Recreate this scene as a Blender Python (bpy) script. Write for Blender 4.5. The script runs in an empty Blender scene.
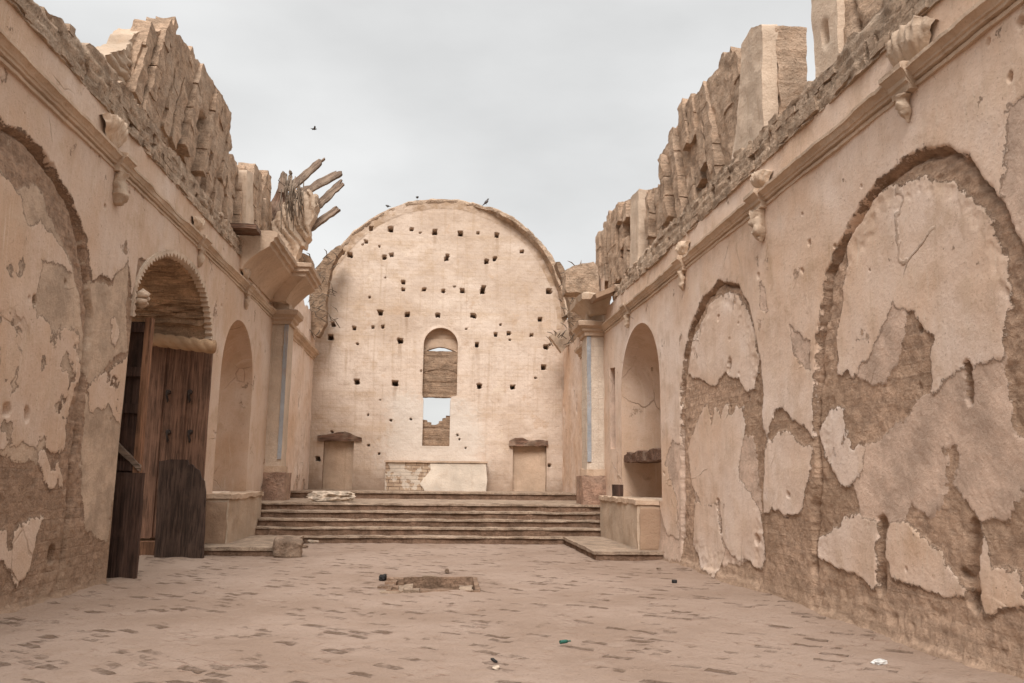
import bpy, math, random
import numpy as np
from mathutils import Vector, Matrix
random.seed(7)
R = math.radians
scene = bpy.context.scene
COL = scene.collection

# ------------------------------------------------------------------ camera
FPX, YAW, PITCH, ROLL, EYE = 819.6, .0932, .164, .0111, 1.5
IW, IH = 1024, 683
def cam_axes():
    f = np.array([math.sin(YAW)*math.cos(PITCH), math.cos(YAW)*math.cos(PITCH), math.sin(PITCH)])
    r = np.array([math.cos(YAW), -math.sin(YAW), 0.]); u = np.cross(r, f)
    c, s = math.cos(ROLL), math.sin(ROLL)
    return r*c+u*s, u*c-r*s, f
CR, CU, CF = cam_axes()
CP = np.array([0, 0, EYE])
cd = bpy.data.cameras.new('camera'); cam = bpy.data.objects.new('camera', cd); COL.objects.link(cam)
cd.sensor_width = 36; cd.lens = FPX*36/IW; cd.clip_start = .05; cd.clip_end = 3000
cam.matrix_world = Matrix(((CR[0], CU[0], -CF[0], 0), (CR[1], CU[1], -CF[1], 0), (CR[2], CU[2], -CF[2], EYE), (0, 0, 0, 1)))
scene.camera = cam

def ray(x, y):
    return CF + (x-IW/2)/FPX*CR - (y-IH/2)/FPX*CU
def atY(x, y, Y):                       # point of the plane at depth Y seen at a pixel
    d = ray(x, y); p = CP + d*(Y/d[1]); return float(p[0]), float(p[2])
def ground(x, y, z=0.):
    d = ray(x, y); p = CP + d*((z-EYE)/d[2]); return float(p[0]), float(p[1])

class Frame:                            # a plane: origin, along (u), up (z), out (n)
    def __init__(s, O, eu, ez, n):
        s.O, s.eu, s.ez, s.n = [np.array(v, float) for v in (O, eu, ez, n)]
        s.eu /= np.linalg.norm(s.eu); s.ez /= np.linalg.norm(s.ez); s.n /= np.linalg.norm(s.n)
    def uz(s, x, y):
        d = ray(x, y); t = ((s.O-CP) @ s.n)/(d @ s.n); p = CP+t*d-s.O
        return float(p @ s.eu), float(p @ s.ez)
    def poly(s, pts): return np.array([s.uz(*q) for q in pts])
    def P(s, u, z, h=0.):
        u, z, h = np.broadcast_arrays(np.asarray(u, float), np.asarray(z, float), np.asarray(h, float))
        return s.O + u[..., None]*s.eu + z[..., None]*s.ez + h[..., None]*s.n
XL, AL, XR, AR = -4.522, .0075, 4.522, -.0105
LEFT = Frame((XL, 0, 0), (AL, 1, 0), (0, 0, 1), (1, -AL, 0))
RIGHT = Frame((XR, 0, 0), (AR, 1, 0), (0, 0, 1), (-1, AR, 0))
YB = 28.
BACK = Frame((0, YB, 0), (1, 0, 0), (0, 0, 1), (0, -1, 0))
def facing(Y): return Frame((0, Y, 0), (1, 0, 0), (0, 0, 1), (0, -1, 0))
def up(z): return Frame((0, 0, z), (1, 0, 0), (0, 1, 0), (0, 0, 1))

# ------------------------------------------------------------------ noise
def _hash(ix, iy, iz, seed):
    h = (ix.astype(np.int64)*374761393 + iy.astype(np.int64)*668265263 + iz.astype(np.int64)*2147483647 + seed*1274126177) & 0xffffffff
    h = ((h ^ (h >> 13))*1274126177) & 0xffffffff
    h = ((h ^ (h >> 16))*2246822519) & 0xffffffff
    return ((h ^ (h >> 15)) & 0xffff)/65535.
def vnoise(p, seed=0):
    i = np.floor(p).astype(np.int64); f = p-i; f = f*f*(3-2*f)
    r = 0
    for a in (0, 1):
        for b in (0, 1):
            for c in (0, 1):
                w = (f[..., 0] if a else 1-f[..., 0])*(f[..., 1] if b else 1-f[..., 1])*(f[..., 2] if c else 1-f[..., 2])
                r = r + w*_hash(i[..., 0]+a, i[..., 1]+b, i[..., 2]+c, seed)
    return r*2-1
def fbm(p, freq=1., octs=4, seed=0, gain=.5):
    p = np.asarray(p, float)*freq; r = 0; a = 1.; t = 0
    for k in range(octs):
        r = r + a*vnoise(p, seed+k*17); t += a; a *= gain; p = p*2.03+11.7
    return r/t
def n2(u, z, freq, octs=4, seed=0):
    u, z = np.broadcast_arrays(u, z)
    return fbm(np.stack([u, z, np.full(u.shape, seed*3.3+.5)], -1), freq, octs, seed)
def sstep(a, b, x):
    t = np.clip((x-a)/(b-a), 0, 1); return t*t*(3-2*t)
def inside(poly, u, z):
    r = np.zeros(u.shape, bool); m = len(poly)
    for i in range(m):
        a, b = poly[i], poly[(i+1) % m]
        if a[1] == b[1]: continue
        r ^= ((a[1] > z) != (b[1] > z)) & (u < (b[0]-a[0])*(z-a[1])/(b[1]-a[1])+a[0])
    return r
def pdist(poly, u, z, near=False):
    best = np.full(u.shape, 1e9); bu = u.copy(); bz = z.copy(); m = len(poly)
    for i in range(m):
        a, b = poly[i], poly[(i+1) % m]; d = b-a; L = d @ d
        if L < 1e-12: continue
        t = np.clip(((u-a[0])*d[0]+(z-a[1])*d[1])/L, 0, 1)
        pu, pz = a[0]+t*d[0], a[1]+t*d[1]; q = np.hypot(u-pu, z-pz)
        if near:
            k = q < best; bu[k] = pu[k]; bz[k] = pz[k]
        best = np.minimum(best, q)
    return (best, bu, bz) if near else best
def sdf(poly, u, z):                     # positive inside
    poly = np.asarray(poly, float); out = np.full(u.shape, -.6)
    lo, hi = poly.min(0)-.6, poly.max(0)+.6
    k = (u > lo[0]) & (u < hi[0]) & (z > lo[1]) & (z < hi[1])
    if k.any():
        d = pdist(poly, u[k], z[k]); out[k] = np.clip(np.where(inside(poly, u[k], z[k]), d, -d), -.6, .6)
    return out
def union(*a):
    r = a[0]
    for b in a[1:]: r = np.maximum(r, b)
    return r

# ------------------------------------------------------------------ objects
def tag(o, label=None, cat=None, group=None, kind=None):
    if label: o['label'] = label
    if cat: o['category'] = cat
    if group: o['group'] = group
    if kind: o['kind'] = kind
    return o
def empty(name, loc=(0, 0, 0), label=None, cat=None, group=None):
    o = bpy.data.objects.new(name, None); COL.objects.link(o); o.location = loc; o.empty_display_size = .2
    return tag(o, label, cat, group)
def mesh(name, V, F, mat, parent=None, attrs=None, smooth=True, sharp=None, loc=None):
    me = bpy.data.meshes.new(name); V = np.asarray(V, float).reshape(-1, 3)
    if loc is not None: V = V-np.asarray(loc, float)
    me.from_pydata(V.tolist(), [], [list(map(int, f)) for f in F] if not isinstance(F, np.ndarray) else F.tolist())
    for k, a in (attrs or {}).items():
        a = np.asarray(a, np.float32)
        if a.ndim == 2: me.attributes.new(k, 'FLOAT_VECTOR', 'POINT').data.foreach_set('vector', a.ravel())
        else: me.attributes.new(k, 'FLOAT', 'POINT').data.foreach_set('value', a)
    if smooth: me.polygons.foreach_set('use_smooth', np.ones(len(me.polygons), bool))
    me.update()
    if sharp: me.set_sharp_from_angle(angle=R(sharp))
    me.materials.append(mat)
    o = bpy.data.objects.new(name, me); COL.objects.link(o)
    if loc is not None: o.location = loc
    if parent is not None:
        o.parent = parent
        if loc is None: o.matrix_parent_inverse = Matrix.Translation(-Vector(parent.location))
    return o

class Geo:                               # collects pieces of ONE part
    def __init__(s): s.V = []; s.F = []; s.n = 0
    def add(s, V, F):
        V = np.asarray(V, float).reshape(-1, 3); s.V.append(V)
        s.F += [[int(i)+s.n for i in f] for f in F]; s.n += len(V); return s
    def out(s): return np.concatenate(s.V), s.F
    def jitter(s, amp, freq, seed=0, octs=3):
        V, F = s.out(); V = rough(V, amp, freq, seed, octs); s.V = [V]; return s
    def build(s, name, mat, parent=None, **k):
        V, F = s.out(); return mesh(name, V, F, mat, parent, **k)

def rough(V, amp, freq, seed=0, octs=3):
    V = np.asarray(V, float); a = np.broadcast_to(np.asarray(amp, float), (3,))
    return V+np.stack([fbm(V, freq, octs, seed+91*k)*a[k] for k in range(3)], -1)

def grid_cut(U, Z, keep, snaps):
    """grid over U x Z keeping the cells whose middle passes keep(), rim snapped to the outlines"""
    u, z = np.meshgrid(U, Z, indexing='ij'); nu, nz = u.shape
    uc = (u[:-1, :-1]+u[1:, 1:])/2; zc = (z[:-1, :-1]+z[1:, 1:])/2
    k = keep(uc, zc); i, j = np.nonzero(k)
    idx = lambda a, b: a*nz+b
    F = np.stack([idx(i, j), idx(i+1, j), idx(i+1, j+1), idx(i, j+1)], -1)
    used = np.zeros(nu*nz, bool); used[F.ravel()] = True
    re = np.cumsum(used)-1; u = u.ravel()[used]; z = z.ravel()[used]; F = re[F]
    E = np.concatenate([F[:, [0, 1]], F[:, [1, 2]], F[:, [2, 3]], F[:, [3, 0]]])
    key = np.sort(E, 1); kk = key[:, 0].astype(np.int64)*len(u)+key[:, 1]
    _, inv, cnt = np.unique(kk, return_inverse=True, return_counts=True)
    B = E[cnt[inv] == 1]
    rim = np.zeros(len(u), bool); rim[B.ravel()] = True
    du = np.interp(u, U, np.gradient(U)); dz = np.interp(z, Z, np.gradient(Z)); lim = 1.1*np.maximum(du, dz)
    for p in snaps:
        w = np.nonzero(rim)[0]; d, bu, bz = pdist(np.asarray(p, float), u[w], z[w], True)
        m = d < lim[w]; u[w[m]] = bu[m]; z[w[m]] = bz[m]
    return u, z, F, B

def slab(poly, fr, thick, res, hf=None, amp=.0, freq=2., seed=0, octs=4):
    """solid plate with outline poly (u,z), front face at h=hf, back at h=-thick -> V, F, uz, h01"""
    poly = np.asarray(poly, float); lo, hi = poly.min(0), poly.max(0)
    U = np.linspace(lo[0]-1e-4, hi[0]+1e-4, max(2, int((hi[0]-lo[0])/res)+2)); Z = np.linspace(lo[1]-1e-4, hi[1]+1e-4, max(2, int((hi[1]-lo[1])/res)+2))
    u, z, F, B = grid_cut(U, Z, lambda a, b: inside(poly, a, b), [poly])
    h = hf(u, z) if hf else np.zeros(len(u))
    n = len(u); Vf = fr.P(u, z, h); Vb = fr.P(u, z, -thick)
    V = [Vf, Vb]; uz = [np.stack([u, z, h], -1), np.stack([u, z, 0*h-thick], -1)]
    Fs = F.tolist()+(F[:, ::-1]+n).tolist()
    K = max(1, int(round(thick/res))); ring = {}; bi = np.unique(B); pos = {int(b): q for q, b in enumerate(bi)}
    layers = [bi]; cur = 2*n
    for k in range(1, K):
        t = k/K; hh = h[bi]*(1-t)-thick*t
        V.append(fr.P(u[bi], z[bi], hh)); uz.append(np.stack([u[bi], z[bi], hh], -1)); layers.append(np.arange(cur, cur+len(bi))); cur += len(bi)
    layers.append(bi+n)
    for k in range(K):
        A, C = layers[k], layers[k+1]
        for a, b in B:
            a, b = pos[int(a)], pos[int(b)]; Fs.append([int(A[b]), int(A[a]), int(C[a]), int(C[b])])
    V = np.concatenate(V); uz = np.concatenate(uz)
    if np.any(np.asarray(amp) > 0): V = rough(V, amp, freq, seed, octs)
    return V, Fs, uz

def put_slab(name, mat, parent, *a, sharp=55, loc=None, **k):
    V, F, uz = slab(*a, **k); return mesh(name, V, F, mat, parent, attrs={'uz': uz}, sharp=sharp, loc=loc)

def box_geo(x0, x1, y0, y1, z0, z1, res=.1, amp=0, freq=3, seed=0):
    V, F, _ = slab([(x0, y0), (x1, y0), (x1, y1), (x0, y1)], up(z1), z1-z0, res, amp=amp, freq=freq, seed=seed); return V, F
def rbox(name, mat, parent, x0, x1, y0, y1, z0, z1, res=.1, amp=.01, freq=3, seed=0, sharp=45, loc=None):
    V, F, uz = slab([(x0, y0), (x1, y0), (x1, y1), (x0, y1)], up(z1), z1-z0, res, amp=amp, freq=freq, seed=seed, octs=4)
    return mesh(name, V, F, mat, parent, attrs={'uz': V*1.}, sharp=sharp, loc=loc)

def tube(path, rad, sides=10, caps=True, twist=0., squash=1.):
    path = np.asarray(path, float); m = len(path); rad = np.broadcast_to(np.asarray(rad, float), (m,))
    V = []; F = []
    T = np.gradient(path, axis=0); T /= np.linalg.norm(T, axis=1)[:, None]
    ref = np.array([0, 0, 1.]) if abs(T[0][2]) < .9 else np.array([1., 0, 0])
    for i in range(m):
        a = np.cross(T[i], ref); a /= np.linalg.norm(a); b = np.cross(a, T[i])
        th = np.linspace(0, 2*math.pi, sides, endpoint=False)+twist*i
        V.append(path[i]+rad[i]*(np.cos(th)[:, None]*a+squash*np.sin(th)[:, None]*b))
    for i in range(m-1):
        for j in range(sides):
            k = (j+1) % sides; F.append([i*sides+j, i*sides+k, (i+1)*sides+k, (i+1)*sides+j])
    if caps: F += [list(range(sides))[::-1], [(m-1)*sides+j for j in range(sides)]]
    return np.concatenate(V), F

def sweep(prof, path, step=.12, side=1):
    """profile (out, z) along a plan polyline; out points to the right-hand side when side=1"""
    path = np.asarray(path, float); prof = np.asarray(prof, float); n = len(path)
    pn = []
    for i in range(n):
        d0 = path[i]-path[i-1] if i else path[1]-path[0]; d1 = path[i+1]-path[i] if i < n-1 else path[-1]-path[-2]
        d0 /= np.linalg.norm(d0); d1 /= np.linalg.norm(d1)
        a = np.array([d0[1], -d0[0]])*side; b = np.array([d1[1], -d1[0]])*side; m = a+b; m /= max(1e-6, m @ a)
        pn.append(m)
    P = [path[0]]; N = [pn[0]]
    for i in range(n-1):
        L = np.linalg.norm(path[i+1]-path[i]); k = max(1, int(L/step))
        for j in range(1, k+1):
            t = j/k; P.append(path[i]*(1-t)+path[i+1]*t)
            fl = path[i+1]-path[i]; fl = np.array([fl[1], -fl[0]])*side/np.linalg.norm(fl)
            N.append(pn[i+1] if j == k else fl)
    # keep straight runs true: points next to a mitre use the run's own normal
    V = []; F = []; q = len(prof)
    for p, m in zip(P, N):
        for o, z in prof: V.append((p[0]+m[0]*o, p[1]+m[1]*o, z))
    for i in range(len(P)-1):
        for j in range(q-1): F.append([i*q+j, (i+1)*q+j, (i+1)*q+j+1, i*q+j+1])
    F += [list(range(q)), [(len(P)-1)*q+j for j in range(q)][::-1]]
    return np.array(V), F

def ramp_axis(a, b, fn):
    r = [a]
    while r[-1] < b: r.append(r[-1]+fn(r[-1]))
    r[-1] = b; return np.array(r)

# ------------------------------------------------------------------ materials
class NT:
    def __init__(s, name, rough=.95, spec=.12):
        s.m = bpy.data.materials.new(name); s.m.use_nodes = True; s.t = s.m.node_tree
        s.b = s.t.nodes['Principled BSDF']; s.b.inputs['Roughness'].default_value = rough; s.b.inputs['Specular IOR Level'].default_value = spec
    def n(s, t, props=None, **inp):
        nd = s.t.nodes.new(t)
        for k, v in (props or {}).items(): setattr(nd, k, v)
        for k, v in inp.items():
            sk = nd.inputs[int(k[1:])] if k[0] == '_' and k[1:].isdigit() else nd.inputs[k.replace('_', ' ')]
            s.set(sk, v)
        return nd
    def set(s, sk, v):
        if isinstance(v, bpy.types.NodeSocket): s.t.links.new(v, sk)
        else:
            if isinstance(v, (tuple, list)) and len(v) == 3 and sk.type == 'RGBA': v = (*v, 1)
            sk.default_value = v
    def math(s, op, a, b=0., c=0., clamp=False): return s.n('ShaderNodeMath', {'operation': op, 'use_clamp': clamp}, _0=a, _1=b, _2=c).outputs[0]
    def obj(s): return s.n('ShaderNodeTexCoord').outputs['Object']
    def attr(s, name, vec=False): return s.n('ShaderNodeAttribute', {'attribute_name': name}).outputs['Vector' if vec else 'Fac']
    def map(s, v, scale=(1, 1, 1), rot=(0, 0, 0), loc=(0, 0, 0)): return s.n('ShaderNodeMapping', Vector=v, Scale=scale, Rotation=rot, Location=loc).outputs[0]
    def noise(s, v, scale, detail=5, rough=.6, dist=0.): return s.math('MULTIPLY_ADD', s.n('ShaderNodeTexNoise', Vector=v, Scale=scale, Detail=detail, Roughness=rough, Distortion=dist).outputs['Fac'], 1.75, -.375, clamp=True)
    def rng(s, v, a, b, c=0., d=1., smooth=False):
        return s.n('ShaderNodeMapRange', {'interpolation_type': 'SMOOTHSTEP' if smooth else 'LINEAR'}, _0=v, _1=a, _2=b, _3=c, _4=d).outputs[0]
    def mix(s, f, a, b, mode='MIX'):
        nd = s.t.nodes.new('ShaderNodeMix'); nd.data_type = 'RGBA'; nd.blend_type = mode
        s.set(nd.inputs[0], f); s.set(nd.inputs[6], a); s.set(nd.inputs[7], b); return nd.outputs[2]
    def ramp(s, f, stops):
        nd = s.n('ShaderNodeValToRGB', _0=f); e = nd.color_ramp.elements
        while len(e) < len(stops): e.new(.5)
        for q, (p, c) in zip(e, stops): q.position = p; q.color = (*c, 1)
        return nd.outputs[0]
    def bump(s, h, dist=.02, strength=1., normal=None):
        k = dict(Height=h, Distance=dist, Strength=strength)
        if normal is not None: k['Normal'] = normal
        return s.n('ShaderNodeBump', **k).outputs[0]
    def done(s, col, nrm=None, rough=None):
        s.set(s.b.inputs['Base Color'], col)
        if nrm is not None: s.set(s.b.inputs['Normal'], nrm)
        if rough is not None: s.set(s.b.inputs['Roughness'], rough)
        return s.m
def sc(c, k): return tuple(min(1, x*k) for x in c)

ADOBE = (.46, .315, .222); COAT = (.60, .445, .345); CREAM = (.72, .575, .455); WHITE = (.66, .57, .47)

def wall_material(name, adobe=ADOBE, coat=COAT, cream=CREAM, stain=.55):
    g = NT(name); P = g.obj(); uz = g.attr('uz', True)
    nL = g.noise(P, .55, 6, .62); nM = g.noise(P, 2.6, 7, .65); nA = g.noise(P, 9, 8, .68); nB = g.noise(P, 46, 4, .6); nC = g.noise(P, 24, 6, .7)
    streak = g.noise(g.map(uz, (4.5, .6, 1)), 1., 8, .68); streak2 = g.noise(g.map(uz, (26, 1.6, 1)), 1., 4, .6)
    hor = g.noise(g.map(uz, (1.2, 16, 1)), 1., 5, .6)
    br = g.n('ShaderNodeTexBrick', Vector=g.n('ShaderNodeVectorMath', {'operation': 'ADD'}, _0=uz, _1=g.n('ShaderNodeVectorMath', {'operation': 'SCALE'}, _0=g.n('ShaderNodeTexNoise', Vector=uz, Scale=3., Detail=3.).outputs['Color'], Scale=.05).outputs[0]).outputs[0],
             Scale=1., Mortar_Size=.014, Mortar_Smooth=.6, Brick_Width=.40, Row_Height=.12, Color1=(0, 0, 0), Color2=(1, 1, 1), Mortar=(.5, .5, .5))
    joint = g.math('MULTIPLY', br.outputs['Fac'], g.rng(nM, .42, .62)); bval = g.n('ShaderNodeSeparateColor', _0=br.outputs['Color']).outputs[0]
    a = g.mix(g.rng(nA, .3, .7), sc(adobe, .72), sc(adobe, 1.28))
    a = g.mix(g.rng(bval, 0, 1, 0, .28), a, sc(adobe, 1.55)); a = g.mix(g.rng(hor, .5, .72, 0, .4), a, sc(adobe, .6))
    a = g.mix(g.math('MULTIPLY', joint, .2), a, sc(adobe, .7)); a = g.mix(g.rng(nC, .70, .9, 0, .6), a, sc(adobe, .45))
    a = g.mix(g.rng(nL, .42, .7, 0, .45), a, (.30, .20, .13))
    k = g.mix(g.rng(nM, .3, .7), sc(coat, .8), sc(coat, 1.15)); k = g.mix(g.rng(streak, .58, .9, 0, .5), k, sc(coat, .7))
    k = g.mix(g.rng(nB, .7, .9, 0, .5), k, sc(coat, .6)); k = g.mix(g.rng(nA, .6, .85, 0, .4), k, sc(coat, 1.25))
    c = g.mix(g.rng(nL, .25, .75), (cream[0]*.93, cream[1]*.83, cream[2]*.76), (cream[0]*1.06, cream[1]*1.09, cream[2]*1.17)); c = g.mix(g.rng(nM, .50, .90, 0, stain*1.2), c, (.46, .315, .205))
    c = g.mix(g.rng(streak, .54, .95, 0, stain*.95), c, (.45, .32, .22)); c = g.mix(g.rng(streak2, .58, .90, 0, .5), c, (.70, .58, .46))
    c = g.mix(g.rng(nA, .68, .85, 0, .4), c, (.40, .275, .185)); c = g.mix(g.rng(nB, .72, .88, 0, .65), c, (.24, .16, .105)); c = g.mix(g.rng(nC, .64, .86, 0, .6), c, (.38, .265, .18)); c = g.mix(g.rng(g.noise(P, 1.3, 5, .6), .62, .9, 0, .45), c, sc(cream, 1.18))
    cv = g.n('ShaderNodeVectorMath', {'operation': 'ADD'}, _0=uz, _1=g.n('ShaderNodeVectorMath', {'operation': 'SCALE'}, _0=g.n('ShaderNodeTexNoise', Vector=uz, Scale=1.4, Detail=5., Roughness=.5).outputs['Color'], Scale=.35).outputs[0]).outputs[0]
    vo = g.n('ShaderNodeTexVoronoi', {'feature': 'DISTANCE_TO_EDGE'}, Vector=cv, Scale=.85).outputs['Distance']
    crack = g.math('MULTIPLY', g.rng(vo, .004, .011, 1, 0), g.rng(g.noise(P, .9, 3, .5), .60, .78)); c = g.mix(g.math('MULTIPLY', crack, .5), c, (.22, .145, .095)); k = g.mix(g.math('MULTIPLY', crack, .7), k, (.2, .13, .085))
    d1 = g.math('ADD', g.math('MULTIPLY', g.math('SUBTRACT', nA, .5), .11), g.math('MULTIPLY', g.math('SUBTRACT', nC, .5), .05))
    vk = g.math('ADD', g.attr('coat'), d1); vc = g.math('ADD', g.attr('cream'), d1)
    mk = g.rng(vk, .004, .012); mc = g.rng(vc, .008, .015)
    nF = g.noise(P, 1.9, 11, .72); nG = g.noise(g.map(P, loc=(7, 3, 5)), 2.7, 11, .74)
    flake = g.rng(nF, .74, .765); mc = g.math('MULTIPLY', mc, g.math('MULTIPLY_ADD', flake, -.9, 1.)); mk = g.math('MAXIMUM', mk, g.rng(nG, .76, .785))
    col = g.mix(mk, a, k)
    col = g.mix(mc, col, c)
    broken = g.math('MULTIPLY', g.rng(vc, -.014, -.004), g.math('SUBTRACT', 1., g.rng(vc, .004, .012)))  # dark rim on plaster edges: bare earth plus a painted-in shadow line
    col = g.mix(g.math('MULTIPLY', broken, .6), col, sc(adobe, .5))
    dirt = g.rng(g.n('ShaderNodeSeparateXYZ', _0=uz).outputs[1], 0, .5, .35, 0); col = g.mix(dirt, col, (.31, .215, .15))
    hA = g.math('ADD', g.math('MULTIPLY', nA, .9), g.math('ADD', g.math('MULTIPLY', nC, .5), g.math('MULTIPLY', joint, -.14)))
    hC = g.math('ADD', g.math('MULTIPLY_ADD', crack, -.5, .9), g.math('ADD', g.math('MULTIPLY', nM, .3), g.math('ADD', g.math('MULTIPLY', nC, .16), g.math('MULTIPLY', g.rng(nB, .84, .96), -.35))))
    hK = g.math('ADD', .55, g.math('ADD', g.math('MULTIPLY', nA, .3), g.math('MULTIPLY', nC, .3)))
    h1 = g.n('ShaderNodeMix', _0=mk, _2=hA, _3=hK).outputs[0]; h2 = g.n('ShaderNodeMix', _0=mc, _2=h1, _3=hC).outputs[0]
    return g.done(col, g.bump(h2, .034, .85))

def earth_material(name, c=ADOBE, var=1., pale=(.40, .285, .19), course=0., bumpd=.04):
    g = NT(name); P = g.obj(); nL = g.noise(P, .9, 6, .6); nM = g.noise(P, 4, 7, .65); nC = g.noise(P, 17, 7, .7); nB = g.noise(P, 60, 3, .6)
    col = g.mix(g.rng(nM, .3, .7), sc(c, .7), sc(c, 1.3)); col = g.mix(g.rng(nL, .45, .65, 0, .6*var), col, pale)
    col = g.mix(g.rng(nC, .58, .72, 0, .6), col, sc(c, .5)); col = g.mix(g.rng(nB, .62, .75, 0, .4), col, sc(c, 1.7))
    h = g.math('ADD', g.math('MULTIPLY', nC, .8), g.math('MULTIPLY', nM, .7))
    if course:
        w = g.noise(g.map(P, (1.5, 1.5, 22)), 1., 4, .6); col = g.mix(g.rng(w, .5, .66, 0, .55*course), col, sc(c, .45)); h = g.math('ADD', h, g.math('MULTIPLY', w, -.9*course))
    return g.done(col, g.bump(h, bumpd, 1.))

def plaster_material(name, c=CREAM, stain=.5):
    g = NT(name); P = g.obj(); nL = g.noise(P, .8, 6, .62); nM = g.noise(P, 3.4, 7, .65); nC = g.noise(P, 20, 6, .7); nB = g.noise(P, 50, 3, .6)
    st = g.noise(g.map(P, (9, 9, .7)), 1., 5, .6)
    col = g.mix(g.rng(nL, .3, .7), sc(c, .80), sc(c, 1.08)); col = g.mix(g.rng(st, .60, .92, 0, stain), col, (.40, .27, .175))
    col = g.mix(g.rng(nM, .60, .92, 0, stain), col, (.42, .285, .19)); col = g.mix(g.rng(nC, .72, .92, 0, .6), col, (.30, .20, .13)); col = g.mix(g.rng(nB, .82, .95, 0, .55), col, (.24, .16, .11))
    return g.done(col, g.bump(g.math('ADD', nM, g.math('MULTIPLY', nC, .5)), .025, .8))

def wood_material(name, c, axis=2, grey=.0, scale=1., rough=.8):
    g = NT(name, rough, .2); P = g.obj(); s = [34*scale]*3; s[axis] = 1.6*scale; s2 = [8*scale]*3; s2[axis] = .7*scale
    a = g.noise(g.map(P, tuple(s)), 1., 5, .65); b = g.noise(g.map(P, tuple(s2)), 1., 5, .6, .6); d = g.noise(P, 2.2, 6, .6)
    col = g.mix(g.rng(a, .3, .7), sc(c, .5), sc(c, 1.45)); col = g.mix(g.rng(b, .45, .7, 0, .6), col, sc(c, .4))
    col = g.mix(g.rng(d, .48, .7, 0, .35+grey), col, (.30, .225, .165) if grey else sc(c, 1.6))
    return g.done(col, g.bump(g.math('ADD', a, b), .012, .8))

def plain(name, c, rough=.8, spec=.2, nz=.25, sca=14):
    g = NT(name, rough, spec); n = g.noise(g.obj(), sca, 6, .65)
    return g.done(g.mix(g.rng(n, .3, .7), sc(c, 1-nz*1.4), sc(c, 1+nz)), g.bump(n, .01, .6))

M = {}
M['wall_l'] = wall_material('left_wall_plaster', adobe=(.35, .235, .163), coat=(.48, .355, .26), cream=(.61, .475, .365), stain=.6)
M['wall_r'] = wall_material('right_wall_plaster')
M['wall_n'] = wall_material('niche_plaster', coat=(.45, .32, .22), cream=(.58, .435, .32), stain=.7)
M['chunk'] = earth_material('broken_vault_earth', (.46, .32, .222), .8, (.57, .43, .32), course=.3)
M['crest'] = earth_material('wall_crest_rubble', (.50, .36, .255), .8, (.60, .46, .345), course=.3, bumpd=.06)
M['dark_adobe'] = earth_material('dark_adobe', (.31, .21, .14), .5, (.40, .285, .20), course=.6)
M['plaster'] = plaster_material('old_lime_plaster', (.61, .475, .36), .55); M['plaster_pink'] = plaster_material('pinkish_plaster', (.54, .395, .285), .6)
M['trim'] = plaster_material('cornice_plaster', (.58, .44, .325), .6)
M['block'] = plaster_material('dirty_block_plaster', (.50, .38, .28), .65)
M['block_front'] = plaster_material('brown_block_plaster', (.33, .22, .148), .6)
M['tile'] = earth_material('soffit_layers', (.52, .345, .22), .4, (.64, .46, .315), course=1., bumpd=.05)
M['door'] = wood_material('old_red_door_wood', (.165, .088, .056), 2); M['door_dark'] = wood_material('dark_door_wood', (.07, .039, .028), 2)
M['post'] = wood_material('orange_door_post', (.20, .10, .056), 2); M['slabwood'] = wood_material('blackened_board', (.066, .040, .029), 2, .0)
M['timber'] = wood_material('grey_timber', (.21, .148, .108), 0, .2); M['timber_h'] = wood_material('brown_lintel_wood', (.16, .09, .06), 0, .1)
M['straw'] = wood_material('dry_straw', (.17, .125, .09), 2, .3)
M['rope'] = plaster_material('carved_beam', (.40, .255, .15), .5)
M['iron'] = plain('rusty_iron', (.05, .035, .028), .7)
M['rock'] = earth_material('brown_stone', (.25, .175, .125), .5, (.34, .25, .18)); M['pale_rock'] = plain('pale_stone', (.46, .37, .285), .9, .1, .3, 8)
M['black'] = plain('black_scrap', (.02, .018, .017), .7); M['white_scrap'] = plain('white_scrap', (.62, .6, .57), .6)
M['green_glass'] = plain('green_glass', (.02, .10, .075), .2, .5); M['orange'] = plain('orange_scrap', (.45, .17, .07), .7)
M['bird'] = plain('bird_feathers', (.07, .063, .06), .8); M['grey_bird'] = plain('grey_feathers', (.12, .11, .11), .8)
M['red_brick'] = earth_material('red_base_brick', (.36, .225, .16), .6, (.48, .355, .27)); M['brick_brown'] = earth_material('brown_pit_brick', (.27, .175, .118), .6, (.36, .26, .19), course=.3)
M['blue'] = plaster_material('faded_blue_paint', (.36, .37, .385), .6)

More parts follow.
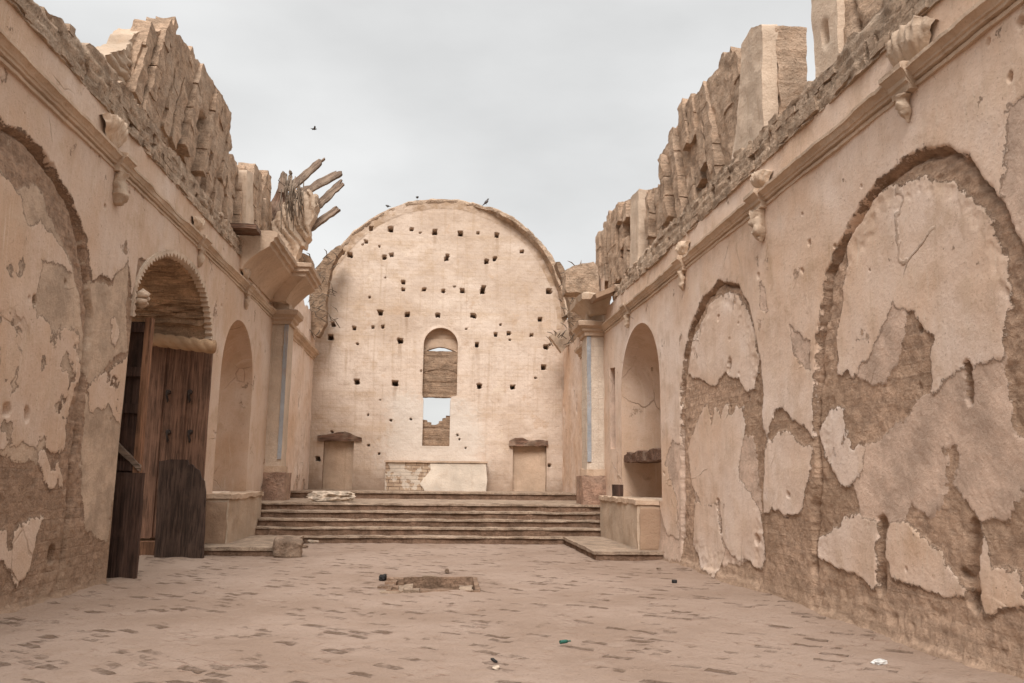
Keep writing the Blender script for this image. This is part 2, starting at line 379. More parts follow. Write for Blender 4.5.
# ------------------------------------------------------------------ nave walls
Z_TOP_L, Z_TOP_R = 6.27, 5.80
def wall_mesh(fr, U, Z, openings, arches, cream_fn, coat_fn, mat, parent, seed, holes=(), pit=40, chan=()):
    u, z, F, B = grid_cut(U, Z, lambda a, b: ~np.any([inside(o, a, b) for o in openings], axis=0), openings)
    wu = u+.10*fbm(np.stack([u, z, u*0], -1), 2.6, 6, seed, .62); wz = z+.10*fbm(np.stack([u, z, u*0+5], -1), 2.6, 6, seed+2, .62)
    A = [sdf(a, wu, wz) for a in arches]; arch = union(*A)
    cream = cream_fn(wu, wz, arch); coat = coat_fn(wu, wz, arch)
    cream = cream+.02*n2(u, z, 7, 4, seed+5)
    big = .035*n2(u, z, .7, 3, seed+6); ad = .012*n2(u, z, 2.6, 4, seed+7)+.011*n2(u, z, 11, 4, seed+8)
    sc_, sk = sstep(-.012, .012, cream), sstep(-.012, .012, coat)
    h = big+(ad-.016)*(1-np.maximum(sc_, sk*.6))+.006*n2(u, z, 4, 4, seed+9)
    h -= .035*sstep(0, .05, arch)
    w = .026+.022*n2(u, z, 1.6, 3, seed+12)
    gr = np.exp(-((arch-.012)/np.maximum(w, .012))**2)*sstep(.15, .6, z)
    h -= .17*gr*(.65+.5*n2(u, z, 3, 2, seed+13))
    ring = sstep(.0, .03, arch)*sstep(.42, .3, arch); h -= .03*ring*np.abs(n2(u, z, 6, 3, seed+14))
    h += .05*np.exp(-np.maximum(z, 0)/.10)+.05*sstep(.5, .0, z)*(.6+n2(u, z, 1.3, 3, seed+15))
    rr = random.Random(seed)
    hol = list(holes)+[(rr.uniform(5.3, 19), rr.uniform(.6, 5.3), rr.uniform(.012, .03), rr.uniform(.02, .07)) for _ in range(pit)]
    for (a, b, r, d) in hol: 
        q = np.hypot(wu-a, (wz-b)*.8); h -= d*sstep(r*1.25, r*.7, q)
    for (a0, b0, a1, b1, r) in chan:       # vertical chases cut in the plaster
        t = np.clip(((wu-a0)*(a1-a0)+(wz-b0)*(b1-b0))/((a1-a0)**2+(b1-b0)**2), 0, 1); q = np.hypot(wu-a0-t*(a1-a0), wz-b0-t*(b1-b0))
        k = sstep(r*1.1, r*.7, q); h -= .07*k; cream = np.where(q < r*1.1, np.minimum(cream, (q-r)), cream); coat = np.where(q < r*1.1, np.minimum(coat, q-r), coat)
    rim = np.zeros(len(u), bool); rim[B.ravel()] = True
    for o in openings:
        d = pdist(np.asarray(o), u, z); h = h*sstep(0, .10, d)
    return mesh('wall_face', fr.P(u, z, h), F, mat, parent, attrs={'uz': np.stack([u, z, h], -1), 'cream': cream, 'coat': coat})

def dens(poly, step):
    out = []
    for i in range(len(poly)):
        a, b = np.array(poly[i]), np.array(poly[(i+1) % len(poly)]); k = max(1, int(np.linalg.norm(b-a)/step))
        out += [a+(b-a)*j/k for j in range(k)]
    return np.array(out)
def smooth_open(pts, it=2):               # Chaikin, ends kept
    p = np.array(pts, float)
    for _ in range(it):
        q = [p[0]]
        for i in range(len(p)-1): q += [p[i]*.75+p[i+1]*.25, p[i]*.25+p[i+1]*.75]
        q.append(p[-1]); p = np.array(q)
    return p
def reveal(name, poly, fr, depth, mat, parent, layers=0., seed=0, skip_bottom=True, res=.08, amp=.02):
    P = poly; k = max(2, int(depth/res)); V = []; F = []; m = len(P); uz = []
    for j in range(k+1):
        hh = -depth*j/k; q = fr.P(P[:, 0], P[:, 1], hh); V.append(q); uz.append(np.stack([P[:, 0]+hh, P[:, 1], np.full(m, hh)], -1))
    V = np.array(V); c = P.mean(0)
    d = np.stack([P[:, 0]-c[0], P[:, 1]-c[1]], -1); d /= np.linalg.norm(d, axis=1)[:, None]
    s = np.concatenate([[0], np.cumsum(np.linalg.norm(np.diff(P, axis=0), axis=1))])
    for j in range(k+1):
        f = min(1, j/2.)
        o = amp*fbm(V[j], 5, 3, seed)
        if layers: 
            o = o+layers*(np.abs(((s/.13+.8*fbm(V[j]*np.array([.35, 1, 1]), 1.4, 3, seed+4)) % 1)-.5)*2-.5)+layers*1.1*fbm(V[j]*np.array([.5, 3, 3]), 3, 3, seed+8)
        V[j] += (f*o)[:, None]*(d[:, 0:1]*fr.eu+d[:, 1:2]*fr.ez)
    for j in range(k):
        for i in range(m-1): F.append([j*m+i, j*m+i+1, (j+1)*m+i+1, (j+1)*m+i])
    return mesh(name, V.reshape(-1, 3), F, mat, parent, attrs={'uz': np.concatenate(uz), 'cream': np.full(m*(k+1), -.2), 'coat': np.full(m*(k+1), .1)}, sharp=60)

def niche_shell(poly_fn, z0, z1, fr, D, mat, parent, seed, nz=70, na=40):
    V = []; uz = []; wm = max(poly_fn(z)[1]-poly_fn(z)[0] for z in np.linspace(z0, z1, 30))
    t = 1-(1-np.linspace(0, 1, nz))**1.8
    for z in z0+(z1-z0)*t:
        a, b = poly_fn(z); c, w = (a+b)/2, (b-a)/2; k = np.cos(np.linspace(math.pi, 0, na))
        uu = c+w*k; hh = -D*(2*w/wm)*np.sqrt(np.maximum(0, 1-k*k))**.8
        V.append(fr.P(uu, np.full(na, z), hh)); uz.append(np.stack([uu, np.full(na, z), hh], -1))
    V = np.array(V); uz = np.array(uz)
    nr = fbm(V, 4, 4, seed)*.02; nr[:, 0] = nr[:, -1] = 0; V = V+nr[..., None]*fr.n
    F = [[i*na+j, i*na+j+1, (i+1)*na+j+1, (i+1)*na+j] for i in range(nz-1) for j in range(na-1)]
    return mesh('niche', V.reshape(-1, 3), F, mat, parent, attrs={'uz': uz.reshape(-1, 3), 'cream': .24+.40*fbm(uz.reshape(-1, 3)*np.array([1, 1, 1.]), 1.3, 5, seed+3), 'coat': .2+.5*fbm(uz.reshape(-1, 3), 1.1, 4, seed+6)})
def arch_outline(u0, u1, z0, spring, top, k=28, point=1.0):
    """counter-clockwise opening: up the near jamb, over, down the far jamb"""
    c, w = (u0+u1)/2, (u1-u0)/2; th = np.linspace(math.pi, 0, k)
    return np.array([(u0, z0)]+[(c+w*math.cos(t), spring+(top-spring)*math.sin(t)**point) for t in th]+[(u1, z0)])

U_L = ramp_axis(-2., 22.2, lambda a: .07 if a < 7 else min(.045, .017+(a-8)*.0028) if a >= 8 else .03)
U_R = ramp_axis(-2., 20.6, lambda a: .07 if a < 4.6 else min(.045, .013+(a-5.5)*.0030) if a >= 5.5 else .025)
# --- left wall
lw = empty('nave_wall', (XL, 10, 0), 'peeling adobe nave wall on the left pierced by the arched wooden doorway', 'wall', 'long side walls of the ruined nave')
l_arch = [LEFT.uz(*q) for q in [(75, 492), (77, 453), (81, 413), (86, 374), (90, 340), (92, 315), (90.6, 283), (86, 247.6), (79, 219.5), (70, 195), (56, 170), (38.6, 149), (21, 135), (0, 121)]]
l_arch = np.array([(10.75, .0)]+l_arch+[(7.6, 5.08)]+[(15.2-a, b) for a, b in l_arch[::-1]]+[(4.45, 0.)])
door = LEFT.poly([(106, 583), (124, 420), (131.5, 322), (133.8, 292), (138, 277), (145.6, 263), (157, 254.5), (170, 251.5), (183.6, 258), (195, 270), (202.6, 285), (208, 304), (211, 327), (211, 350), (203, 420), (197, 480)])
door = np.array([(door[0][0], -.3), (door[0][0], .1), (12.14, 1.9)]+list(door[2:14])+[(16.52, 3.0), (16.56, 1.5), (16.6, -.3)])
door = np.vstack([door[:3], smooth_open(door[3:15], 2), door[15:]])
door = np.array([p for i, p in enumerate(door) if i == 0 or np.linalg.norm(p-door[i-1]) > .01])
l_niche = arch_outline(17.2, 20.1, 1.10, 3.35, 4.90, point=.85)
P = LEFT.poly
l_cream_polys = [P([(0, 170), (14, 181), (26, 198), (28, 219), (35, 228), (46, 218), (63, 244), (77, 265), (75.5, 272), (53, 265), (46, 262), (47, 272), (39, 297), (40, 314), (56, 325), (77, 328), (84, 339), (83, 378), (70, 418), (68, 484), (53, 497), (46, 479), (37, 457), (26, 440), (20, 455), (0, 453)]),
                 P([(0, 532), (26, 523), (48, 517), (44, 532), (37, 550), (26, 580), (20, 587), (6.6, 563), (0, 563)]),
                 P([(88, 385), (90, 412), (100, 408), (110, 405), (116, 426), (120, 429), (126, 400), (128, 352), (118, 362), (108, 370), (96, 376)]),
                 P([(109, 315), (115, 318), (119, 335), (114, 348), (110, 342)])]
pl = l_cream_polys[0]; l_cream_polys.append(np.array([(6.0, 1.2), (6.2, 4.2), (7.6, 4.6), tuple(pl[0]), tuple(pl[-1]), (7.2, 1.5)]))
pl = l_cream_polys[1]; l_cream_polys.append(np.array([(7.3, .6), (7.1, 1.0), tuple(pl[0]), tuple(pl[-1])]))
top_l = P([(0, 121), (56, 170), (88, 240), (93, 281), (101, 274), (113, 281), (121, 272), (128, 258), (132, 300)])
l_main = np.array([(4, 6.5), (4, 2.2), (5, 2.0)]+[tuple(q) for q in top_l]+[(12.3, 4.6), (14, 5.0), (16, 4.4), (16.3, 3.4), (16.45, 2.2), (16.5, .8), (17., .35), (19, .5), (22.4, .4), (22.4, 6.5)])
l_coat_polys = [P([(92, 281), (113, 281), (128, 258), (128, 351), (110, 368), (88, 380)]), P([(85, 395), (125, 395), (118, 470), (108, 545), (85, 540), (80, 470)]), P([(0, 170), (40, 190), (80, 265), (84, 339), (60, 420), (40, 470), (0, 455)])]
def cream_l(u, z, arch):
    main = np.minimum(sdf(l_main, u, z), -arch-.03)
    inner = union(*[sdf(p, u, z) for p in l_cream_polys])
    pitt = .14*np.clip(n2(u, z, 2.6, 5, 40)+.05, 0, 1)*4
    inner = np.minimum(inner, .07)-.34*np.clip(n2(u, z, 3.6, 6, 40)-.10, 0, 1)*sstep(4.3, 3.2, z)-.0*pitt
    main = main-.55*sstep(.22, .5, n2(u, z, 1.1, 5, 44))*sstep(3.4, 2.0, z)
    return union(main, inner)
def coat_l(u, z, arch): return union(*[sdf(p, u, z) for p in l_coat_polys])+.25*n2(u, z, 1.7, 4, 47)
h_l = [(*LEFT.uz(*q), r, d) for q, r, d in (((54, 557), .09, .16), ((38, 300), .05, .06), ((10, 410), .06, .08), ((30, 413), .05, .08))]
Zl = np.arange(-.3, Z_TOP_L+.02, .021); Zl[-1] = Z_TOP_L
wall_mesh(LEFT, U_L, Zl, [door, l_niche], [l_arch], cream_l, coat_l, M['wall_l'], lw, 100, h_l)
reveal('doorway_soffit', dens(door, .06)[:-1], LEFT, 1.7, M['tile'], lw, layers=.17, seed=5)
def l_niche_w(z):
    if z <= 3.35: return 17.2, 20.1
    k = min(1, (z-3.35)/1.55)**(1/.85); w = 1.45*math.sqrt(max(0, 1-k*k)); return 18.65-w-1e-3, 18.65+w+1e-3
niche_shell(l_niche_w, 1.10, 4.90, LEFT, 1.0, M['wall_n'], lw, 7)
# scalloped rim of little plaster teeth along the door arch
g = Geo(); dp = dens(door, .15); dp = [q for q in dp if q[1] > 3.7]
cen = np.array([14.3, 3.6])
for a, b in zip(dp[:-1], dp[1:]):
    if np.linalg.norm(b-a) > .4: continue
    inn = (a+b)/2; d = (cen-inn)/np.linalg.norm(cen-inn); tip = inn+d*.075; oa, ob = a-d*.05, b-d*.05
    V = [LEFT.P(*q, .03) for q in (oa, ob, b, tip, a)]+[LEFT.P(*q, -.10) for q in (oa, ob, b, tip, a)]
    g.add(V, [[0, 1, 2, 3, 4], [9, 8, 7, 6, 5], [1, 6, 7, 2], [2, 7, 8, 3], [3, 8, 9, 4], [4, 9, 5, 0], [0, 5, 6, 1]])
g.jitter(.022, 7).build('scalloped_rim', M['plaster'], lw, smooth=False)
g = Geo(); p = LEFT.P(12.35, 4.05, .06)
for k in range(5):
    a = k*1.25; g.add(*tube([p+np.array([.02, .05*math.cos(a), .05*math.sin(a)])-np.array([.1, 0, 0]), p+np.array([.02, .06*math.cos(a), .10*math.sin(a)]), p+np.array([.10, .04*math.cos(a), .07*math.sin(a)])], [.045, .06, .025], 8))
g.jitter(.025, 14).build('rosette', M['trim'], lw)

# --- right wall
rw = empty('nave_wall', (XR, 10, 0), 'adobe nave wall on the right with two blind arches under flaking cream plaster', 'wall', 'long side walls of the ruined nave')
P = RIGHT.poly
r_arch1 = [RIGHT.uz(*q) for q in [(812, 535), (817, 470), (815, 400), (818, 330), (826, 280), (840, 240), (857, 210), (878, 185), (900, 165), (925, 153), (945, 152), (965, 160), (990, 188), (1005, 212), (1018, 245)]]
r_arch1 = np.array([(9.5, 0)]+r_arch1+[(5.62, 3.0), (5.55, 0)])
r_arch2 = P([(682, 560), (681, 514), (681, 398), (684, 361), (692, 324), (705, 298), (720.6, 283), (734, 287), (747, 308.5), (755, 340), (760, 382), (763, 424), (763, 503), (762, 590)])
r_niche = arch_outline(15.55, 18.75, 1.08, 3.25, 4.80, point=.85)
r_slit = np.array([(19.35, 2.2), (19.9, 2.2), (19.9, 4.2), (19.35, 4.15)])
r_inner = [P(q) for q in (
    [(835, 371), (837, 315), (839.5, 290), (846, 228), (861, 206), (888, 187), (918, 180), (945, 187), (971, 206), (989, 224), (997.6, 250), (1003, 268), (1002, 299), (1000, 340), (997.5, 357), (965, 362), (947, 365), (927, 386), (929, 360), (935, 335), (912, 306), (905, 305), (890, 298), (877, 327), (862, 358), (850, 372), (845, 365)],
    [(826.5, 413), (838, 413), (842, 435), (846, 451), (858, 448), (858, 470), (847, 483), (838, 486), (826, 463), (820, 436)],
    [(815, 542), (835, 533), (847, 519), (871, 519), (874, 533), (869, 545), (868, 557), (871, 584), (862, 581), (847, 569), (815, 557)],
    [(885, 525), (897, 522), (912, 535), (927, 551), (934, 555), (941, 569), (959, 595), (927, 592), (910, 582), (888, 575), (882, 557)],
    [(973, 522), (980, 545), (989, 575), (1012, 575), (1015, 598), (994, 601), (983, 616), (977, 598), (971, 575)],
    [(686, 374), (692, 340), (707, 308), (726, 295), (739, 308.5), (750, 330), (755, 361), (750, 388), (742, 390), (736, 377), (723, 369), (713, 382), (694, 378)],
    [(686, 451), (694, 422), (700, 414), (705, 409), (709, 430), (712, 408), (718, 419), (723, 405), (728, 420), (733, 408), (739, 411), (742, 424), (736, 451), (736, 482), (747, 493), (757, 514), (760, 551), (757, 567), (728, 551), (721, 535), (716, 503), (700, 503), (690, 480)],
    [(694, 503), (713, 509), (721, 546), (718, 577), (700, 561), (692, 546)],
    [(768, 445), (784, 435), (802, 445), (813, 451), (808, 477), (802, 514), (781, 509), (763, 509), (765, 477)],
    [(660, 467), (668, 470), (676, 500), (678, 535), (668, 535), (660, 510)])]
r_coat = [P(q) for q in (
    [(855, 372), (862, 355), (877, 327), (890, 298), (903, 305), (900, 335), (893, 360), (880, 378), (868, 382)],
    [(856, 451), (877, 447), (905, 420), (930, 386), (959, 363), (1000, 360), (1004, 400), (1006, 433), (1024, 450), (1024, 470), (1005, 490), (995, 512), (975, 508), (960, 495), (953, 480), (956, 451), (945, 442), (930, 446), (939, 463), (938, 490), (925, 508), (908, 500), (905, 480), (897, 510), (894, 522), (875, 515), (859, 513), (852, 480)],
    [(789, 327), (810, 345), (810, 366), (800, 364), (792, 345)], [(758.6, 282), (765, 287), (768, 308), (760, 308)],
    [(664, 393), (676, 393), (681, 440), (664, 450)], [(660, 440), (681, 440), (681, 560), (660, 550)],
    [(690, 440), (720, 430), (750, 440), (757, 500), (757, 560), (700, 560)], [(1010, 100), (1030, 90), (1030, 240), (1010, 215), (1002, 190), (1009, 160)])]
cut = [P(q) for q in ([(789, 327), (810, 345), (810, 366), (800, 364), (792, 345)], [(758.6, 282), (765, 287), (768, 308), (760, 308)], [(1012, 104), (1030, 95), (1030, 240), (1012, 217), (1003, 190), (1010, 160)],
                      [(768, 440), (773, 414), (784, 410), (794, 424), (794, 446), (781, 443)])]
bot = P([(1003, 195), (980, 230), (900, 300), (830, 440), (813, 442), (803, 425), (794, 420), (784, 436), (768, 445), (766, 430), (740, 400), (690, 440), (682, 447), (672, 440), (664, 470), (661, 500)])
r_main = np.array([(3, 6.2), (3, 2.6), (4.6, 2.5), (5.3, 3.0), (5.5, 3.6)]+[tuple(q) for q in bot]+[(16.2, .9), (18.9, .35), (20.8, .4), (20.8, 6.2)])
def cream_r(u, z, arch):
    main = np.minimum(sdf(r_main, u, z), -arch-.03)
    for c in cut: main = np.minimum(main, -sdf(c, u, z))
    main = main-.5*sstep(.26, .5, n2(u, z, 1.2, 5, 54))*sstep(2.6, 1.2, z)
    return union(main, *[sdf(p, u, z)+.045 for p in r_inner])
def coat_r(u, z, arch): return union(*[sdf(p, u, z) for p in r_coat])+.06
h_r = [(*RIGHT.uz(*q), r, d) for q, r, d in (((877, 583), .07, .18), ((968, 604), .07, .18), ((813, 569), .05, .12), ((754, 541), .06, .12), ((727, 362), .06, .10), ((716, 320), .03, .06), ((808, 240), .035, .07), ((1013, 73), .03, .06), ((757, 275), .03, .05), ((801, 270), .03, .05))]
ch_r = [(*RIGHT.uz(*a), *RIGHT.uz(*b), r) for a, b, r in (((877, 518), (876, 578), .075), ((967, 523), (968, 600), .085), ((962, 368), (963, 402), .055), ((726.5, 358), (726.5, 368), .05), ((716, 505), (719, 530), .06))]
Zr = np.arange(-.3, Z_TOP_R+.016, .0165); Zr[-1] = Z_TOP_R
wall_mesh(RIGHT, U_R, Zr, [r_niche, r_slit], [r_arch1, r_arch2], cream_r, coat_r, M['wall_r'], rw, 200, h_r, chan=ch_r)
reveal('slit_reveal', dens(np.vstack([r_slit, r_slit[:1]]), .1), RIGHT, .35, M['wall_r'], rw, seed=15, amp=.01)
put_slab('slit_backing', M['plaster_pink'], rw, [(19.2, 2.0), (20.1, 2.0), (20.1, 4.4), (19.2, 4.4)], Frame(RIGHT.O-RIGHT.n*.34, RIGHT.eu, RIGHT.ez, RIGHT.n), .05, .12, amp=.01)
def r_niche_w(z):
    if z <= 3.25: return 15.55, 18.75
    k = min(1, (z-3.25)/1.55)**(1/.85); w = 1.6*math.sqrt(max(0, 1-k*k)); return 17.15-w-1e-3, 17.15+w+1e-3
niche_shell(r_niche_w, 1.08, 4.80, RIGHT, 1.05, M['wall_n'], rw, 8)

# --- cornices, attic crests, brackets
def cornice(parent, fr, base, u0, u1, seed, mat, side):
    prof = [(-.02, base-.045), (.022, base-.045), (.026, base-.012), (.004, base-.006), (.006, base+.012), (.045, base+.018), (.050, base+.048), (.068, base+.056), (.072, base+.076), (.112, base+.115), (.128, base+.12), (.130, base+.155), (.112, base+.165), (-.02, base+.18)]
    us = np.arange(u0, u1+.001, .05); V = []; uz = []
    for u in us:
        for k, (o, z) in enumerate(prof):
            e = 1-.55*max(0, float(n2(np.array(u), np.array(.3), 1.1, 4, seed))*1.8-.2)*(o > .09)
            V.append(fr.P(u, z, o*e if o > 0 else o))
    q = len(prof); F = [[i*q+j, (i+1)*q+j, (i+1)*q+j+1, i*q+j+1] for i in range(len(us)-1) for j in range(q-1)]
    F += [list(range(q)), [(len(us)-1)*q+j for j in range(q)]]
    V = rough(np.array(V), .010, 6, seed); V = rough(V, .006, 22, seed+3)
    return mesh('cornice', V, F, mat, parent, sharp=32)
cornice(lw, LEFT, 5.63, -2, 22.1, 31, M['trim'], 1); cornice(rw, RIGHT, 5.22, -2, 20.5, 37, M['trim'], -1)

def crest(parent, fr, z0, pts, thick, seed):
    us = np.arange(pts[0][0], pts[-1][0], .07); top = np.interp(us, [p[0] for p in pts], [p[1] for p in pts])
    top = top+.07*np.array(n2(us, us*0, 1.7, 4, seed))+.035*np.sign(np.array(n2(us, us*0, 3.1, 2, seed+1)))
    poly = np.vstack([[(us[0], z0-.02), (us[-1], z0-.02)], np.stack([us, top], -1)[::-1]])
    pk = random.Random(seed); pock = [(u+pk.uniform(-.1, .1), z0+pk.uniform(.16, .3)) for u in np.arange(pts[0][0], pts[-1][0], .8)]
    def hf(u, z):
        ledge = np.floor((z-z0+.03*n2(u, z, 2, 2, seed))/.16)
        h = .005-.012*ledge+.05*n2(u, z, 3.5, 4, seed+2)+.03*n2(u, z, 12, 3, seed+3)+.025*sstep(.5, .2, np.abs(((z-z0)/.16) % 1-.5))
        for a, b in pock: h = h-.22*sstep(.08, .05, np.hypot((u-a)*1.2, (z-b)*.6))
        return h
    o = put_slab('wall_crest', M['crest'], parent, poly, fr, thick, .05, hf, amp=.025, freq=6, seed=seed, sharp=60)
    g = Geo(); rr = random.Random(seed); k = 0
    for row in range(4):
        a = max(4.5, us[0]); zr = z0+.01+row*.125
        while a < us[-1]-.3:
            w = rr.uniform(.16, .46); t = float(np.interp(a+w/2, us, top))
            if zr+.06 < t and rr.random() > .22+.06*row:
                k += 1; e = .03
                pts = [(a+rr.gauss(0, e*.4)+.012, zr+rr.gauss(0, e*.3)+.008), (a+w+rr.gauss(0, e*.4)-.012, zr+rr.gauss(0, e*.3)+.008), (a+w+rr.gauss(0, e*.4)-.012, zr+.125+rr.gauss(0, e*.3)-.008), (a+rr.gauss(0, e*.4)+.012, zr+.125+rr.gauss(0, e*.3)-.008)]
                off = rr.uniform(-.01, .055)-.012*row; V, F, _ = slab(pts, Frame(fr.O+fr.n*off, fr.eu, fr.ez, fr.n), .2, .07); g.add(rough(V, .018, 9, seed, 3), F)
            a += w
    g.build('crest_bricks', M['crest'], parent, sharp=40)
    return o
crest(lw, LEFT, Z_TOP_L, [(-2, 6.6), (6, 6.55), (8.7, 6.6), (9.6, 6.8), (10.6, 6.85), (12, 6.8), (15, 6.75), (18, 6.6), (21, 6.5)], .95, 61)
crest(rw, RIGHT, Z_TOP_R, [(-2, 6.35), (6, 6.35), (8.8, 6.25), (10, 6.3), (13, 6.3), (16, 6.25), (19.5, 6.15)], .95, 67)

def bracket(parent, fr, u, base, seed, mat, w=.15, pend=.42, kind='drop'):
    g = Geo(); prof = [(.03, base-.07), (.08, base-.07), (.085, base+.0), (.11, base+.02), (.115, base+.06), (.17, base+.115), (.185, base+.12), (.185, base+.17), (.15, base+.185), (-.05, base+.195), (-.05, base-.07)]
    L = []
    for s in (-1, 1):
        for o, z in prof: L.append(fr.P(u+s*w*(1 if z < base+.09 else 1.25), z, o))
    q = len(prof); g.add(np.array(L), [list(range(q)), list(range(q, 2*q))[::-1]]+[[j, (j+1) % q, q+(j+1) % q, q+j] for j in range(q)])
    b = g.jitter(.015, 9, seed).build('bracket', mat, parent, smooth=False)
    ts = np.linspace(0, 1, 13); path = np.array([fr.P(u, base-.06-pend*t, .055-.02*t) for t in ts])
    if kind == 'drop': rad = .07*np.array([1, 1.05, .85, .8, .95, 1.05, .9, .8, .85, .8, .6, .4, .2])
    else: rad = .095*np.array([1, 1.05, .9, .95, 1.15, 1.2, 1.0, 1.1, 1.35, 1.3, 1.0, .8, .4])
    V, F = tube(path, rad, 16); V = rough(V, .055 if kind == 'drop' else .08, 10, seed, 4)
    mesh('pendant', V, F, mat, b, sharp=60)
    return b
def shell(parent, fr, u, z, w, hgt, mat, seed, flip=1):
    """fluted scallop shell standing on the cornice"""
    na, nr = 45, 14; V = []
    for i in range(nr):
        t = i/(nr-1)
        for j in range(na):
            s = j/(na-1)*2-1; fl = abs(math.sin((s*.5+.5)*math.pi*6.5))
            V.append(fr.P(u+w*s*(.30+.70*t**.7), z+hgt*(t**.9)*(1-.30*s*s), .015+.10*math.sin(min(1, t*1.02)*math.pi*.75)*(1-.75*s**4)+.045*fl*t*(1-s**6)))
    F = [[i*na+j, i*na+j+1, (i+1)*na+j+1, (i+1)*na+j] for i in range(nr-1) for j in range(na-1)]
    n = len(V); Bk = [fr.P(u+w*(j/(na-1)*2-1), z+hgt*(1-.35*(j/(na-1)*2-1)**2), -.05) for j in range(na)]; V += Bk
    F += [[(nr-1)*na+j, (nr-1)*na+j+1, n+j+1, n+j] for j in range(na-1)]
    V = rough(rough(np.array(V), .05, 4, seed, 4), .025, 14, seed, 3)
    return mesh('shell_ornament', V, F, mat, parent, sharp=65)
for q, k in (((118, 168), 'lump'), ((199, 247), 'drop'), ((246, 291), 'drop')):
    u, z = LEFT.uz(*q); bracket(lw, LEFT, u, 5.63, int(u*9), M['trim'], pend=.45 if k == 'lump' else .34, kind=k)
    shell(lw, LEFT, u-.35, 5.79, .42 if u < 12 else .26, .44 if u < 12 else .30, M['trim'], int(u*7))
for q, k in (((908, 88), 'drop'), ((762, 208), 'lump'), ((684, 265), 'drop'), ((629, 311), 'drop')):
    u, z = RIGHT.uz(*q); bracket(rw, RIGHT, u, 5.22, int(u*9), M['trim'], pend=.28 if u < 9 else .45 if k == 'lump' else .34, kind=k)
    if u < 17: shell(rw, RIGHT, u-.15, 5.37, .40 if u < 8 else .26, .42 if u < 8 else .30, M['trim'], int(u*7))

# ------------------------------------------------------------------ broken vault pieces on the walls
LEFT2 = Frame(LEFT.O-LEFT.n*.22, LEFT.eu, LEFT.ez, LEFT.n); RIGHT2 = Frame(RIGHT.O-RIGHT.n*.22, RIGHT.eu, RIGHT.ez, RIGHT.n)
def bricks(poly, fr, L, Hh, dirv, seed, h0=(-.08, .13), deep=.28, gap=.03, amp=.016, skip=.03, freq=9, res=.075):
    """courses of rough bricks filling an outline; rows run across dirv"""
    rr = random.Random(seed); g = Geo(); d = np.array(dirv, float)/np.linalg.norm(dirv); c = np.array([d[1], -d[0]]); P0 = poly.mean(0)
    q = (poly-P0) @ np.stack([c, d], 1); lo, hi = q.min(0), q.max(0); i = lo[0]
    while i < hi[0]:
        w = L*rr.uniform(.75, 1.25); off = rr.uniform(*h0); j = lo[1]-rr.uniform(0, Hh); dj = rr.uniform(-.02, .02)
        while j < hi[1]:
            hh = Hh*rr.uniform(.8, 1.25); m = P0+c*(i+w/2)+d*(j+hh/2)
            if inside(poly, m[:1], m[1:])[0] and rr.random() > skip:
                o = off+rr.gauss(0, .009)-(rr.uniform(.05, .16) if rr.random() < .07 else 0); sh = rr.gauss(0, .010)
                pts = [P0+c*(i+sh+a*w+rr.gauss(0, .012)+(gap if a == 0 else -gap))+d*(j+b*hh+rr.gauss(0, .010)+(.002 if b == 0 else -.002)) for a, b in ((0, 0), (1, 0), (1, 1), (0, 1))]
                o2 = o+rr.gauss(0, .012); F2 = Frame(fr.O+fr.n*o, fr.eu, fr.ez, fr.n)
                V, F, _ = slab(pts, F2, deep+o, res); V = rough(V, amp, freq, seed, 4); g.add(V, F)
            j += hh
        i += w
    return g
def fragment(name, label, fr, pts, thick, seed, groove=True, tear=0., tilt=.4, rowh=.46, bclip=None, lean=.0, mat=None, per=.42, depth=.10, res=.05, cave=(), z0=None, parts=None):
    poly = fr.poly(pts) if pts and len(pts[0]) == 2 and max(p[0] for p in pts) > 40 else np.array(pts)
    poly = dens(poly, .08); poly = poly+.045*np.stack([np.array(n2(poly[:, 0], poly[:, 1], 4.5, 4, seed)), np.array(n2(poly[:, 0], poly[:, 1], 3, 3, seed+5))], -1)
    zb = poly[:, 1].min() if z0 is None else z0
    base_ = -.10 if groove else 0.
    def hf(u, z):
        h = base_+lean*np.maximum(0, z-zb)+.05*n2(u, z, 1.0, 4, seed+1)+.030*n2(u, z, 9, 4, seed+2)
        if tear:
            f = np.abs(((u+.35*(z-zb)+.22*n2(u, z, 1.6, 3, seed+8))/.24 % 1)-.5)*2; h = h-tear*sstep(.55, .95, f)*(.5+.9*np.abs(n2(u, z, 2.5, 3, seed+2)))+tear*.9*(_hash(np.floor((u+.35*(z-zb)+.22*n2(u, z, 1.6, 3, seed+8))/.24+.5).astype(np.int64), np.zeros(u.shape, np.int64), np.zeros(u.shape, np.int64), seed)-.5)
        for a, b, r, d in cave: h = h-d*sstep(r*1.2, r*.5, np.hypot(u-a, (z-b)*.75)+.12*n2(u, z, 4, 2, seed))
        return h
    cx, cz = poly.mean(0); loc = tuple(fr.P(cx, poly[:, 1].min(), -thick/2))
    root = empty(name, loc, label, 'vault fragment', 'broken vault stumps on top of the nave walls')
    put_slab('masonry', mat or M['chunk'], root, poly, fr, thick, res, hf, amp=(.025, .03, .03), freq=7, seed=seed, sharp=45)
    if groove:
        g = bricks(poly if bclip is None else bclip, fr, per*.78, rowh, (tilt, 1), seed+40, skip=.03, amp=.045, freq=5, h0=(-.10, .11), res=.055)
        g.build('masonry_ribs', mat or M['chunk'], root, sharp=50)
    return root
cl = LEFT2.uz(203, 145); cl2 = LEFT2.uz(150, 85)
